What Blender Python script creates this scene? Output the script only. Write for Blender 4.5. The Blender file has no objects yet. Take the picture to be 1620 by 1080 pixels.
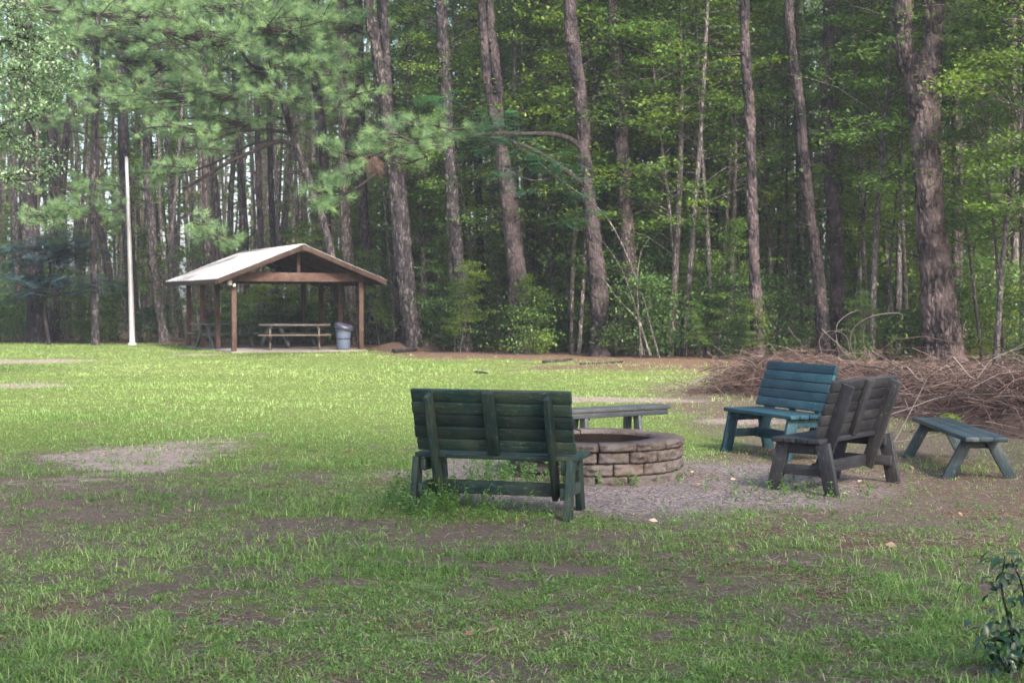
import bpy, math, random
import numpy as np
R = math.radians
C = bpy.context.scene.collection
sc = bpy.context.scene

# ------------------------------------------------------------ camera, sky, sun, exposure
F = 2250.0                      # focal length in pixels of the 1620 px photograph (50 mm)
CAMZ = 1.6
PITCH = math.atan(66 / F)
cam = bpy.data.cameras.new('camera'); camo = bpy.data.objects.new('camera', cam); C.objects.link(camo)
cam.lens = 50; cam.sensor_width = 36; cam.clip_end = 1500; cam.clip_start = 0.05
camo.location = (0, 0, CAMZ); camo.rotation_euler = (math.pi / 2 - PITCH, 0, 0)
cam.dof.use_dof = True; cam.dof.focus_distance = 10.0; cam.dof.aperture_fstop = 5.6
sc.camera = camo
SUN_EL, SUN_AZ = 37.0, 152.0     # azimuth clockwise from +Y (view direction)
world = bpy.data.worlds.new('World'); sc.world = world; world.use_nodes = True
wn = world.node_tree; bg = wn.nodes['Background']
sky = wn.nodes.new('ShaderNodeTexSky'); sky.sky_type = 'NISHITA'; sky.sun_disc = False
sky.sun_elevation = R(SUN_EL); sky.sun_rotation = R(SUN_AZ); sky.air_density = 1.0; sky.dust_density = 4.0; sky.ozone_density = 1.0
wn.links.new(sky.outputs[0], bg.inputs[0]); bg.inputs[1].default_value = 0.15
sun = bpy.data.lights.new('sun', 'SUN'); suno = bpy.data.objects.new('sun', sun); C.objects.link(suno)
sun.energy = 3.6; sun.angle = R(10); sun.color = (1.0, 0.93, 0.82)
sd = (math.sin(R(SUN_AZ)) * math.cos(R(SUN_EL)), math.cos(R(SUN_AZ)) * math.cos(R(SUN_EL)), math.sin(R(SUN_EL)))
from mathutils import Vector, Matrix
suno.rotation_euler = Vector(sd).to_track_quat('Z', 'Y').to_euler(); suno.location = (20, -20, 40)
sc.view_settings.view_transform = 'Standard'; sc.view_settings.look = 'None'
sc.view_settings.gamma = 1; sc.view_settings.use_curve_mapping = False
sc.view_settings.exposure = 1.7
sc.render.engine = 'CYCLES'
cy = sc.cycles
cy.max_bounces = 6; cy.diffuse_bounces = 4; cy.glossy_bounces = 2; cy.transmission_bounces = 4; cy.volume_bounces = 0
cy.transparent_max_bounces = 8; cy.caustics_reflective = False; cy.caustics_refractive = False
cy.use_denoising = True
cy.use_adaptive_sampling = True; cy.adaptive_threshold = 0.01

cp, sp = math.cos(PITCH), math.sin(PITCH)
def P(px, py, d):
    """world point at depth y=d seen at photo pixel (px,py)"""
    u, v = (px - 810) / F, (540 - py) / F
    y = cp + v * sp; z = -sp + v * cp
    k = d / y
    return (u * k, d, CAMZ + z * k)
def G(px, py, z0=0.0):
    u, v = (px - 810) / F, (540 - py) / F
    y = cp + v * sp; z = -sp + v * cp
    k = (z0 - CAMZ) / z
    return (u * k, y * k, z0)

# ------------------------------------------------------------ numeric noise
def _h(i, j, k, s):
    n = (i * 374761393 + j * 668265263 + k * 2147483647 + s * 1274126177).astype(np.uint64) & np.uint64(0xffffffff)
    n = ((n ^ (n >> np.uint64(13))) * np.uint64(1274126177)) & np.uint64(0xffffffff)
    n = ((n ^ (n >> np.uint64(16))) * np.uint64(2246822519)) & np.uint64(0xffffffff)
    return ((n ^ (n >> np.uint64(15))) & np.uint64(0xffff)).astype(float) / 65535.0
def vnoise(x, y, z=None, s=0):
    x = np.asarray(x, float); y = np.asarray(y, float)
    z = np.zeros_like(x) if z is None else np.asarray(z, float)
    xi, yi, zi = np.floor(x), np.floor(y), np.floor(z)
    fx, fy, fz = x - xi, y - yi, z - zi
    fx, fy, fz = fx * fx * (3 - 2 * fx), fy * fy * (3 - 2 * fy), fz * fz * (3 - 2 * fz)
    xi, yi, zi = xi.astype(np.int64) + 5000, yi.astype(np.int64) + 5000, zi.astype(np.int64) + 5000
    out = 0
    for a in (0, 1):
        wa = fx if a else 1 - fx
        for b in (0, 1):
            wb = fy if b else 1 - fy
            for c in (0, 1):
                wc = fz if c else 1 - fz
                out = out + wa * wb * wc * _h(xi + a, yi + b, zi + c, s)
    return out
def fbm(x, y, z=None, s=0, o=4):
    t, a, n = 0, 0.5, 0
    f = 1.0
    for i in range(o):
        t = t + a * vnoise(x * f, y * f, None if z is None else z * f, s + i * 17)
        n += a; a *= 0.5; f *= 2.03
    return t / n
def ss(a, b, x):
    t = np.clip((x - a) / (b - a), 0, 1); return t * t * (3 - 2 * t)

# ------------------------------------------------------------ mesh helpers
def tag(o, label=None, cat=None, group=None, kind=None):
    if label: o['label'] = label
    if cat: o['category'] = cat
    if group: o['group'] = group
    if kind: o['kind'] = kind
    return o
def link(o, parent=None):
    C.objects.link(o)
    if parent is not None: o.parent = parent
    return o
def empty(name, loc=(0, 0, 0), rz=0, scale=1):
    o = bpy.data.objects.new(name, None); C.objects.link(o); o.location = loc
    o.rotation_euler = (0, 0, rz); o.scale = (scale,) * 3; o.empty_display_size = 0.2
    return o
def raw_mesh(name, V, Fs, mat, v=None, uv=None, smooth=False, attrs=None):
    """V (n,3); Fs list of (m,k) int arrays; v per-vertex float; uv per-vertex (n,2)"""
    me = bpy.data.meshes.new(name)
    V = np.asarray(V, np.float32); Fs = [np.asarray(f, np.int32) for f in Fs if len(f)]
    me.vertices.add(len(V)); me.vertices.foreach_set('co', V.ravel())
    loops = np.concatenate([f.ravel() for f in Fs]); me.loops.add(len(loops)); me.loops.foreach_set('vertex_index', loops)
    tot = np.concatenate([np.full(len(f), f.shape[1], np.int32) for f in Fs])
    st = np.concatenate([[0], np.cumsum(tot)[:-1]]).astype(np.int32)
    me.polygons.add(len(tot)); me.polygons.foreach_set('loop_start', st); me.polygons.foreach_set('loop_total', tot)
    if smooth: me.polygons.foreach_set('use_smooth', np.ones(len(tot), bool))
    if v is not None:
        a = me.attributes.new('v', 'FLOAT', 'POINT'); a.data.foreach_set('value', np.asarray(v, np.float32))
    for k_, arr in (attrs or {}).items():
        a = me.attributes.new(k_, 'FLOAT', 'POINT'); a.data.foreach_set('value', np.asarray(arr, np.float32))
    if uv is not None:
        l = me.uv_layers.new(name='uv'); l.data.foreach_set('uv', np.asarray(uv, np.float32)[loops].ravel())
    me.update(calc_edges=True); me.validate()
    if mat: me.materials.append(mat)
    return me
def mobj(name, me, parent=None, loc=None):
    o = bpy.data.objects.new(name, me); link(o, parent)
    if loc is not None: o.location = loc
    return o

class MB:
    """collects solids with lengthwise uv"""
    def __init__(s): s.V = []; s.F3 = []; s.F4 = []; s.UV = []; s.n = 0; s.va = []
    def add(s, V, F4=(), F3=(), uv=None, v=0.5):
        V = np.asarray(V, float)
        s.V.append(V); s.UV.append(np.zeros((len(V), 2)) if uv is None else np.asarray(uv, float))
        s.va.append(np.full(len(V), v) if np.isscalar(v) else np.asarray(v, float))
        if len(F4): s.F4.append(np.asarray(F4) + s.n)
        if len(F3): s.F3.append(np.asarray(F3) + s.n)
        s.n += len(V)
    def beam(s, a, b, w, t, side=(1, 0, 0), v=None, warp=0):
        """board from a to b; t thickness along 'side', w width across"""
        a, b = Vector(a), Vector(b); d = (b - a); L = d.length; d.normalize()
        sv = Vector(side); sv = (sv - d * sv.dot(d)).normalized(); wv = d.cross(sv).normalized()
        off = RB.random() * 50; v = RB.random() if v is None else v
        V, UV = [], []
        for p, u in ((a, 0), (b, L)):
            for (i, j) in ((-1, -1), (1, -1), (1, 1), (-1, 1)):
                V.append(p + sv * (i * t / 2) + wv * (j * w / 2))
        # per-face verts for clean uv
        quads = [(0, 3, 2, 1), (4, 5, 6, 7), (0, 1, 5, 4), (1, 2, 6, 5), (2, 3, 7, 6), (3, 0, 4, 7)]
        s.add(V, quads, uv=[(off + (0 if i < 4 else L), off * .37 + w * (0 if (i % 4) in (0, 1) else 1) + t * (0 if (i % 4) in (0, 3) else 1)) for i in range(8)], v=v)
    def box(s, x0, y0, z0, x1, y1, z1, v=None):
        s.beam(((x0 + x1) / 2, (y0 + y1) / 2, z0), ((x0 + x1) / 2, (y0 + y1) / 2, z1), y1 - y0, x1 - x0, (1, 0, 0), v)
    def tube(s, pts, rad, seg=8, cap=True, v=0.5):
        V, Fq, uv = tube_np(pts, rad, seg)
        n = len(pts)
        s.add(V, Fq, uv=uv, v=v)
        if cap:
            b0 = s.n - len(V)
            for ring in (0, n - 1):
                c = np.mean(V[ring * seg:(ring + 1) * seg], axis=0)
                s.add([c], uv=[(0, 0)], v=v); ci = s.n - 1
                s.F3.append(np.array([[b0 + ring * seg + i, b0 + ring * seg + (i + 1) % seg, ci] for i in range(seg)]))
    def build(s, name, mat, parent=None, smooth=False, bevel=0, tagged=None):
        Fs = []
        if s.F4: Fs.append(np.concatenate(s.F4))
        if s.F3: Fs.append(np.concatenate(s.F3))
        me = raw_mesh(name, np.concatenate(s.V), Fs, mat, v=np.concatenate(s.va), uv=np.concatenate(s.UV), smooth=smooth)
        o = mobj(name, me, parent)
        if bevel:
            m = o.modifiers.new('bevel', 'BEVEL'); m.width = bevel; m.segments = 2; m.limit_method = 'ANGLE'; m.angle_limit = R(50)
        return o
RB = random.Random(5)

def tube_np(pts, rad, seg):
    P_ = np.asarray(pts, float); n = len(P_)
    rad = np.full(n, rad) if np.isscalar(rad) else np.asarray(rad, float)
    T = np.gradient(P_, axis=0); T /= np.linalg.norm(T, axis=1, keepdims=True) + 1e-9
    up = np.array([0.0, 0.0, 1.0]) if abs(T[0][2]) < .9 else np.array([1.0, 0, 0])
    U = np.cross(T, up); U /= np.linalg.norm(U, axis=1, keepdims=True) + 1e-9
    W = np.cross(U, T)
    th = np.linspace(0, 2 * math.pi, seg, endpoint=False)
    V = P_[:, None, :] + rad[:, None, None] * (np.cos(th)[None, :, None] * U[:, None, :] + np.sin(th)[None, :, None] * W[:, None, :])
    V = V.reshape(-1, 3)
    i = np.arange(n - 1)[:, None] * seg; j = np.arange(seg)[None, :]; j2 = (j + 1) % seg
    Fq = np.stack([i + j, i + j2, i + seg + j2, i + seg + j], -1).reshape(-1, 4)
    ln = np.concatenate([[0], np.cumsum(np.linalg.norm(np.diff(P_, axis=0), axis=1))])
    uv = np.stack([np.repeat(ln, seg), np.tile(th * rad.mean(), n)], -1)
    return V, Fq, uv

def spline(pts, n):
    """Catmull-Rom through pts, n samples"""
    p = np.asarray(pts, float); m = len(p)
    q = np.vstack([2 * p[0] - p[1], p, 2 * p[-1] - p[-2]])
    t = np.linspace(0, m - 1 - 1e-6, n); i = t.astype(int); f = (t - i)[:, None]
    a, b, c, d = q[i], q[i + 1], q[i + 2], q[i + 3]
    return .5 * ((2 * b) + (-a + c) * f + (2 * a - 5 * b + 4 * c - d) * f ** 2 + (-a + 3 * b - 3 * c + d) * f ** 3)

# ------------------------------------------------------------ materials
def new_mat(name):
    m = bpy.data.materials.new(name); m.use_nodes = True
    nt = m.node_tree; b = nt.nodes['Principled BSDF']; return m, nt, b
class N:
    """tiny node helper"""
    def __init__(s, nt): s.nt = nt
    def n(s, t, **kw):
        o = s.nt.nodes.new(t)
        for k, v in kw.items():
            if k in o.inputs: o.inputs[k].default_value = v
            else: setattr(o, k, v)
        return o
    def l(s, a, b): s.nt.links.new(a, b)
    def coord(s, kind='Object', scale=(1, 1, 1)):
        t = s.n('ShaderNodeTexCoord'); m = s.n('ShaderNodeMapping'); m.inputs['Scale'].default_value = scale
        s.l(t.outputs[kind], m.inputs[0]); return m.outputs[0]
    def noise(s, vec, sc_, det=4, rough=.55):
        o = s.n('ShaderNodeTexNoise'); o.inputs['Scale'].default_value = sc_; o.inputs['Detail'].default_value = det; o.inputs['Roughness'].default_value = rough
        if vec is not None: s.l(vec, o.inputs['Vector'])
        return o.outputs[0]
    def ramp(s, fac, stops):
        o = s.n('ShaderNodeValToRGB'); r = o.color_ramp
        while len(r.elements) < len(stops): r.elements.new(.5)
        for e, (p, c) in zip(r.elements, stops):
            e.position = p; e.color = (*c, 1) if len(c) == 3 else c
        s.l(fac, o.inputs[0]); return o.outputs[0]
    def mix(s, fac, a, b, mode='MIX'):
        o = s.n('ShaderNodeMix'); o.data_type = 'RGBA'; o.blend_type = mode
        for inp, val in ((o.inputs[0], fac), (o.inputs[6], a), (o.inputs[7], b)):
            if hasattr(val, 'links') or hasattr(val, 'is_output'): s.l(val, inp)
            elif isinstance(val, (int, float)): inp.default_value = val
            else: inp.default_value = (*val, 1)
        return o.outputs[2]
    def math(s, op, a, b=0.5):
        o = s.n('ShaderNodeMath'); o.operation = op
        for inp, val in ((o.inputs[0], a), (o.inputs[1], b)):
            if isinstance(val, (int, float)): inp.default_value = val
            else: s.l(val, inp)
        return o.outputs[0]
    def attr(s, name): return s.n('ShaderNodeAttribute', attribute_name=name).outputs['Fac']
    def bump(s, h, strength, dist, b):
        o = s.n('ShaderNodeBump'); o.inputs['Strength'].default_value = strength; o.inputs['Distance'].default_value = dist
        s.l(h, o.inputs['Height']); s.l(o.outputs[0], b.inputs['Normal']); return o

def m_wood(name, col, wear, wear_amt=.45, rough=.55, spec=.5):
    m, nt, b = new_mat(name); n = N(nt)
    uv = n.coord('UV', (1.6, 22, 1)); v = n.attr('v')
    g = n.noise(uv, 3.0, 6, .65)
    obj = n.coord('Object')
    big = n.noise(obj, 3.5, 5, .6)
    c = n.ramp(g, [(.30, tuple(x * .35 for x in col)), (.55, col), (.8, tuple(min(1, x * 1.35) for x in col))])
    f = n.ramp(n.math('ADD', n.math('MULTIPLY', big, .7), n.math('MULTIPLY', g, .35)), [(.5 - wear_amt * .12, (0, 0, 0)), (.72 - wear_amt * .12, (1, 1, 1))])
    c = n.mix(n.math('MULTIPLY', f, wear_amt * 1.3), c, wear)
    # knots
    k = n.n('ShaderNodeTexVoronoi'); k.inputs['Scale'].default_value = 2.2; n.l(n.coord('UV', (2.2, 5.5, 1)), k.inputs['Vector'])
    kf = n.ramp(k.outputs['Distance'], [(.04, (1, 1, 1)), (.12, (0, 0, 0))])
    c = n.mix(n.math('MULTIPLY', kf, .55), c, tuple(x * .3 for x in wear))
    ch = n.noise(n.coord('UV', (9, 26, 1)), 2.2, 5, .75)
    c = n.mix(n.ramp(ch, [(.58, (0, 0, 0)), (.64, (.8, .8, .8))]), c, tuple(min(1, x * 2.2 + .015) for x in wear))
    c = n.mix(1.0, c, n.ramp(v, [(0, (.62, .64, .68)), (1, (1.35, 1.3, 1.2))]), 'MULTIPLY')
    n.l(c, b.inputs['Base Color']); b.inputs['Roughness'].default_value = rough; b.inputs['Specular IOR Level'].default_value = spec
    n.bump(n.math('ADD', g, n.math('MULTIPLY', kf, .4)), .5, .004, b)
    return m
def m_bark(name, c1, c2, c3, sc_=1.0, hero=False):
    m, nt, b = new_mat(name); n = N(nt)
    co = n.coord('Object', (1, 1, .36)); wob = n.noise(co, 6 * sc_, 3)
    vm = n.n('ShaderNodeVectorMath', operation='MULTIPLY_ADD')
    nn = n.n('ShaderNodeTexNoise'); nn.inputs['Scale'].default_value = 5 * sc_; n.l(co, nn.inputs['Vector'])
    n.l(nn.outputs['Color'], vm.inputs[0]); vm.inputs[1].default_value = (.12, .12, .12); n.l(co, vm.inputs[2])
    vo = n.n('ShaderNodeTexVoronoi', feature='DISTANCE_TO_EDGE'); vo.inputs['Scale'].default_value = 13 * sc_; n.l(vm.outputs[0], vo.inputs['Vector'])
    vc = n.n('ShaderNodeTexVoronoi'); vc.inputs['Scale'].default_value = 13 * sc_; n.l(vm.outputs[0], vc.inputs['Vector'])
    sep = n.n('ShaderNodeSeparateColor'); n.l(vc.outputs['Color'], sep.inputs[0])
    fine = n.noise(n.coord('Object', (1, 1, .5)), 38 * sc_, 5, .7)
    c = n.ramp(n.math('ADD', n.math('MULTIPLY', sep.outputs[0], .5), n.math('MULTIPLY', fine, .5)), [(.25, c2), (.5, c1), (.75, c3)])
    crack = n.ramp(vo.outputs['Distance'], [(0, (0, 0, 0)), (.24, (1, 1, 1))])
    c = n.mix(n.math('MULTIPLY', n.math('SUBTRACT', 1.0, crack), .8), c, tuple(x * .35 for x in c2))
    oi = n.n('ShaderNodeObjectInfo')
    c = n.mix(1.0, c, n.ramp(oi.outputs['Random'], [(0, (.65, .65, .7)), (.5, (1, 1, 1)), (1, (1.35, 1.28, 1.2))]), 'MULTIPLY')
    if hero:   # reddish and grey patches of plates
        pz = n.noise(n.coord('Object'), 1.3, 4)
        c = n.mix(n.ramp(pz, [(.45, (0, 0, 0)), (.65, (.6, .6, .6))]), c, tuple(min(1, x * 1.3) for x in c3))
    n.l(c, b.inputs['Base Color']); b.inputs['Roughness'].default_value = .9; b.inputs['Specular IOR Level'].default_value = .25
    n.bump(n.math('ADD', n.math('MULTIPLY', crack, .8), n.math('MULTIPLY', fine, .35)), .9, .03 / sc_, b)
    return m
def m_leaf(name, a, bcol, c_, trans=.45, rough=.5, spec=.35, objvar=True):
    m, nt, b = new_mat(name); n = N(nt)
    v = n.attr('v'); c = n.ramp(v, [(0, a), (.5, bcol), (1, c_)])
    if objvar:
        oi = n.n('ShaderNodeObjectInfo')
        c = n.mix(1.0, c, n.ramp(oi.outputs['Random'], [(0, (.6, .75, .8)), (.5, (1, 1, 1)), (1, (1.5, 1.3, .8))]), 'MULTIPLY')
    n.l(c, b.inputs['Base Color']); b.inputs['Roughness'].default_value = rough; b.inputs['Specular IOR Level'].default_value = spec
    t = n.n('ShaderNodeBsdfTranslucent'); mx = n.n('ShaderNodeMixShader'); mx.inputs[0].default_value = trans
    n.l(n.mix(1.0, c, (1.3, 1.35, .7), 'MULTIPLY'), t.inputs[0])
    n.l(b.outputs[0], mx.inputs[1]); n.l(t.outputs[0], mx.inputs[2])
    n.l(mx.outputs[0], nt.nodes['Material Output'].inputs[0])
    return m
def m_simple(name, col, rough=.6, metal=0, noise_amt=.25, nsc=8, spec=.5, bumpd=0):
    m, nt, b = new_mat(name); n = N(nt)
    g = n.noise(n.coord('Object'), nsc, 6, .6)
    c = n.ramp(g, [(.3, tuple(x * (1 - noise_amt) for x in col)), (.7, tuple(min(1, x * (1 + noise_amt)) for x in col))])
    n.l(c, b.inputs['Base Color']); b.inputs['Roughness'].default_value = rough; b.inputs['Metallic'].default_value = metal
    b.inputs['Specular IOR Level'].default_value = spec
    if bumpd: n.bump(g, .6, bumpd, b)
    return m

M = {}
M['bench_dark_green'] = m_wood('dark_green_paint', (.006, .026, .026), (.040, .048, .034), .55, .6, .25)
M['bench_teal'] = m_wood('teal_paint', (.005, .035, .056), (.026, .066, .082), .5, .6, .3)
M['bench_black'] = m_wood('charcoal_paint', (.013, .014, .018), (.034, .034, .040), .6, .6, .3)
M['bench_blue'] = m_wood('blue_green_paint', (.010, .029, .041), (.055, .068, .075), .5, .5, .4)
M['bench_grey'] = m_wood('grey_green_paint', (.038, .048, .054), (.068, .068, .07), .6)
M['post_wood'] = m_wood('stained_post_wood', (.052, .026, .021), (.105, .072, .065), .5, .8, .2)
M['dark_wood'] = m_wood('dark_roof_timber', (.038, .021, .017), (.075, .05, .042), .5, .85, .2)
M['table_wood'] = m_wood('weathered_table_wood', (.08, .066, .06), (.13, .115, .11), .5, .7, .3)
M['table_dark'] = m_wood('dark_green_table_wood', (.075, .088, .085), (.12, .12, .115), .4, .6, .4)
M['bark'] = m_bark('pine_bark', (.046, .040, .045), (.014, .012, .014), (.11, .093, .098))
M['bark_fork'] = m_bark('furrowed_reddish_bark', (.068, .050, .049), (.012, .009, .010), (.17, .128, .122), .8, True)
M['bark_grey'] = m_bark('grey_bark', (.12, .105, .104), (.045, .038, .040), (.24, .212, .205), 1.3)
M['bark_hero'] = m_bark('plated_pine_bark', (.032, .026, .030), (.009, .007, .009), (.085, .064, .066), .95, True)
M['bark_dark'] = m_bark('dark_branch_bark', (.030, .023, .023), (.016, .013, .013), (.06, .048, .046), 1.6)
M['leaf'] = m_leaf('hardwood_leaf', (.05, .10, .022), (.095, .17, .036), (.19, .275, .07))
M['leaf_dark'] = m_leaf('understory_leaf', (.03, .07, .025), (.06, .12, .035), (.12, .20, .055), .35)
M['leaf_grey'] = m_leaf('greyish_oak_leaf', (.06, .12, .065), (.13, .22, .12), (.34, .44, .28), .35, .4, .6, False)
M['frond'] = m_leaf('mimosa_frond', (.02, .07, .055), (.04, .12, .085), (.06, .17, .11), .4, .5, .4, False)  # teal in the frond colour stands for reflected sky
M['frond_blue'] = m_leaf('blue_green_frond', (.016, .045, .07), (.035, .08, .11), (.07, .14, .16), .3, .5, .5, False)
M['needle'] = m_leaf('pine_needle', (.07, .15, .085), (.14, .24, .12), (.26, .38, .16), .4, .5, .3, False)
M['needle_far'] = m_leaf('far_pine_needle', (.06, .12, .055), (.10, .18, .075), (.17, .26, .10), .4)
M['shrub_leaf'] = m_leaf('glossy_shrub_leaf', (.010, .035, .016), (.02, .06, .022), (.05, .13, .03), .2, .32, .6, False)
M['weed_leaf'] = m_leaf('weed_leaf', (.05, .12, .03), (.09, .19, .045), (.17, .30, .08), .4, .5, .4, False)
M['grass'] = m_leaf('grass_blade', (.06, .125, .028), (.13, .245, .055), (.36, .45, .19), .4, .5, .35, False)
M['twig'] = m_leaf('dry_twig', (.06, .037, .032), (.14, .095, .082), (.33, .265, .24), .0, .85, .2, False)
M['litter'] = m_leaf('dead_leaf', (.13, .065, .045), (.24, .13, .08), (.45, .33, .27), .1, .7, .3, False)
M['vine'] = m_simple('pale_vine', (.105, .088, .080), .8, 0, .3, 20)
M['concrete'] = m_simple('concrete', (.17, .15, .14), .9, 0, .2, 6, .3, .003)
M['pole'] = m_simple('painted_steel_pole', (.36, .35, .37), .45, .3, .12, 5)
M['plastic'] = m_simple('grey_blue_plastic', (.085, .11, .165), .5, 0, .08, 5)
M['plastic_dark'] = m_simple('dark_plastic_bag', (.045, .045, .075), .35, 0, .2, 14)
M['black'] = m_simple('dark_soot_steel', (.010, .007, .006), .95, .0, .4, 9, .08)
M['white'] = m_simple('white_fixture', (.62, .6, .6), .5, 0, .15, 20)

def roof_mat():
    m, nt, b = new_mat('corrugated_roof_metal'); n = N(nt)
    g = n.noise(n.coord('Object', (.45, 3.2, .45)), 1.6, 6, .7)
    c = n.ramp(g, [(.42, (.62, .62, .64)), (.54, (.46, .44, .45)), (.62, (.22, .17, .15))])
    n.l(c, b.inputs['Base Color']); b.inputs['Roughness'].default_value = .42; b.inputs['Metallic'].default_value = .25
    return m
M['roof'] = roof_mat()
def stone_mat():
    m, nt, b = new_mat('split_face_block'); n = N(nt)
    co = n.coord('Object'); v = n.attr('v')
    g = n.noise(co, 26, 6, .7); g2 = n.noise(co, 4, 4)
    c = n.ramp(g, [(.3, (.028, .024, .023)), (.5, (.074, .060, .055)), (.75, (.16, .130, .118))])
    c = n.mix(n.ramp(g2, [(.45, (0, 0, 0)), (.62, (.75, .75, .75))]), c, (.13, .115, .115))
    c = n.mix(n.ramp(n.noise(co, 7, 5), [(.58, (0, 0, 0)), (.7, (.5, .5, .5))]), c, (.10, .085, .05))
    c = n.mix(1.0, c, n.ramp(v, [(0, (.72, .7, .72)), (.5, (1, .97, .95)), (1, (1.3, 1.18, 1.05))]), 'MULTIPLY')
    n.l(c, b.inputs['Base Color']); b.inputs['Roughness'].default_value = .92; b.inputs['Specular IOR Level'].default_value = .25
    n.bump(g, .8, .012, b); return m
M['stone'] = stone_mat()

# ------------------------------------------------------------ ground
EX = [-60, -18, -9, -4.6, -3.2, -2, 3.5, 7, 11, 20, 60]
EY = [58, 54, 50.5, 48.5, 45, 43.5, 39.2, 38, 35.5, 30, 20]
def edge(x): return np.interp(x, EX, EY)
def masks(x, y):
    n1 = fbm(x * .45, y * .45, s=3); n2 = fbm(x * 1.7, y * 1.7, s=9); n3 = fbm(x * 6, y * 6, s=21)
    gravel = 1 - ss(.62, 1.22, np.hypot((x - 1.05) / 2.15, (y - 12.5) / 2.15) + (n2 - .5) * .7 + (n3 - .5) * .3)
    sand = (1 - ss(.25, 1.3, np.hypot((x + 3.75) / 1.05, (y - 14.4) / 2.2) + (n2 - .5) * .9 + (n3 - .5) * .8)) * .8
    for cx, cyy, rx, ry in ((-12.5, 37, 2.2, 2.3), (-9.3, 26.5, 1.2, 1.2), (1.4, 22.6, 2.2, 1.1), (-9.0, 41.2, 1.2, 1.0), (3.0, 18.6, .8, .6)):
        sand = np.maximum(sand, .62 * (1 - ss(.3, 1.3, np.hypot((x - cx) / rx, (y - cyy) / ry) + (n2 - .5) * .8)))
    w = np.interp(x, [-12, -7, -3, 2, 6, 12], [.8, 1.5, 8, 12, 14, 16])
    straw = ss(-1.15, .0, (y - edge(x)) / w + (n1 - .5) * .8 + (n2 - .5) * .6)
    wood = ss(-.5, 1.5, y - edge(x))
    rsoil = ss(1.6, 2.9, x + (n2 - .5) * 1.5) * ss(9.3, 10.6, y + (n2 - .5) * 2) * (1 - ss(24, 30, y))
    lsoil = (1 - ss(-3.6, -1.8, x + (n2 - .5) * 2)) * ss(8.4, 9.6, y + (n2 - .5)) * (1 - ss(12.5, 15.5, y + (n2 - .5) * 3)) * .55
    midsoil = np.exp(-((y - 9.4 + (n2 - .5) * 1.4) / .55) ** 2) * .55
    near = 1 - ss(11, 17, y + (n1 - .5) * 4)
    gr = .97 - near * .32
    thr = n3 * .55 + n2 * .45
    patch = ss(.415, .525, thr + (.16 * (1 - near)) )
    g = gr * (patch * .85 + .15)
    g = g * (1 - gravel) * (1 - sand * .93) * (1 - straw * .96) * (1 - rsoil * .78) * (1 - lsoil) * (1 - midsoil) * (1 - wood * .6)
    straw = np.maximum(straw, .5 * rsoil * ss(.45, .6, n1))
    straw = np.maximum(straw, near * .75 * ss(.5, .62, n2 * .5 + n1 * .5))
    return g, gravel, sand, straw
def ground_z(x, y):
    return (fbm(x * .25, y * .25, s=31, o=3) - .5) * .05 + (fbm(x * 3.1, y * 3.1, s=32, o=4) - .5) * .035 + np.clip(y - 200, 0, None) * 0

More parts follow.
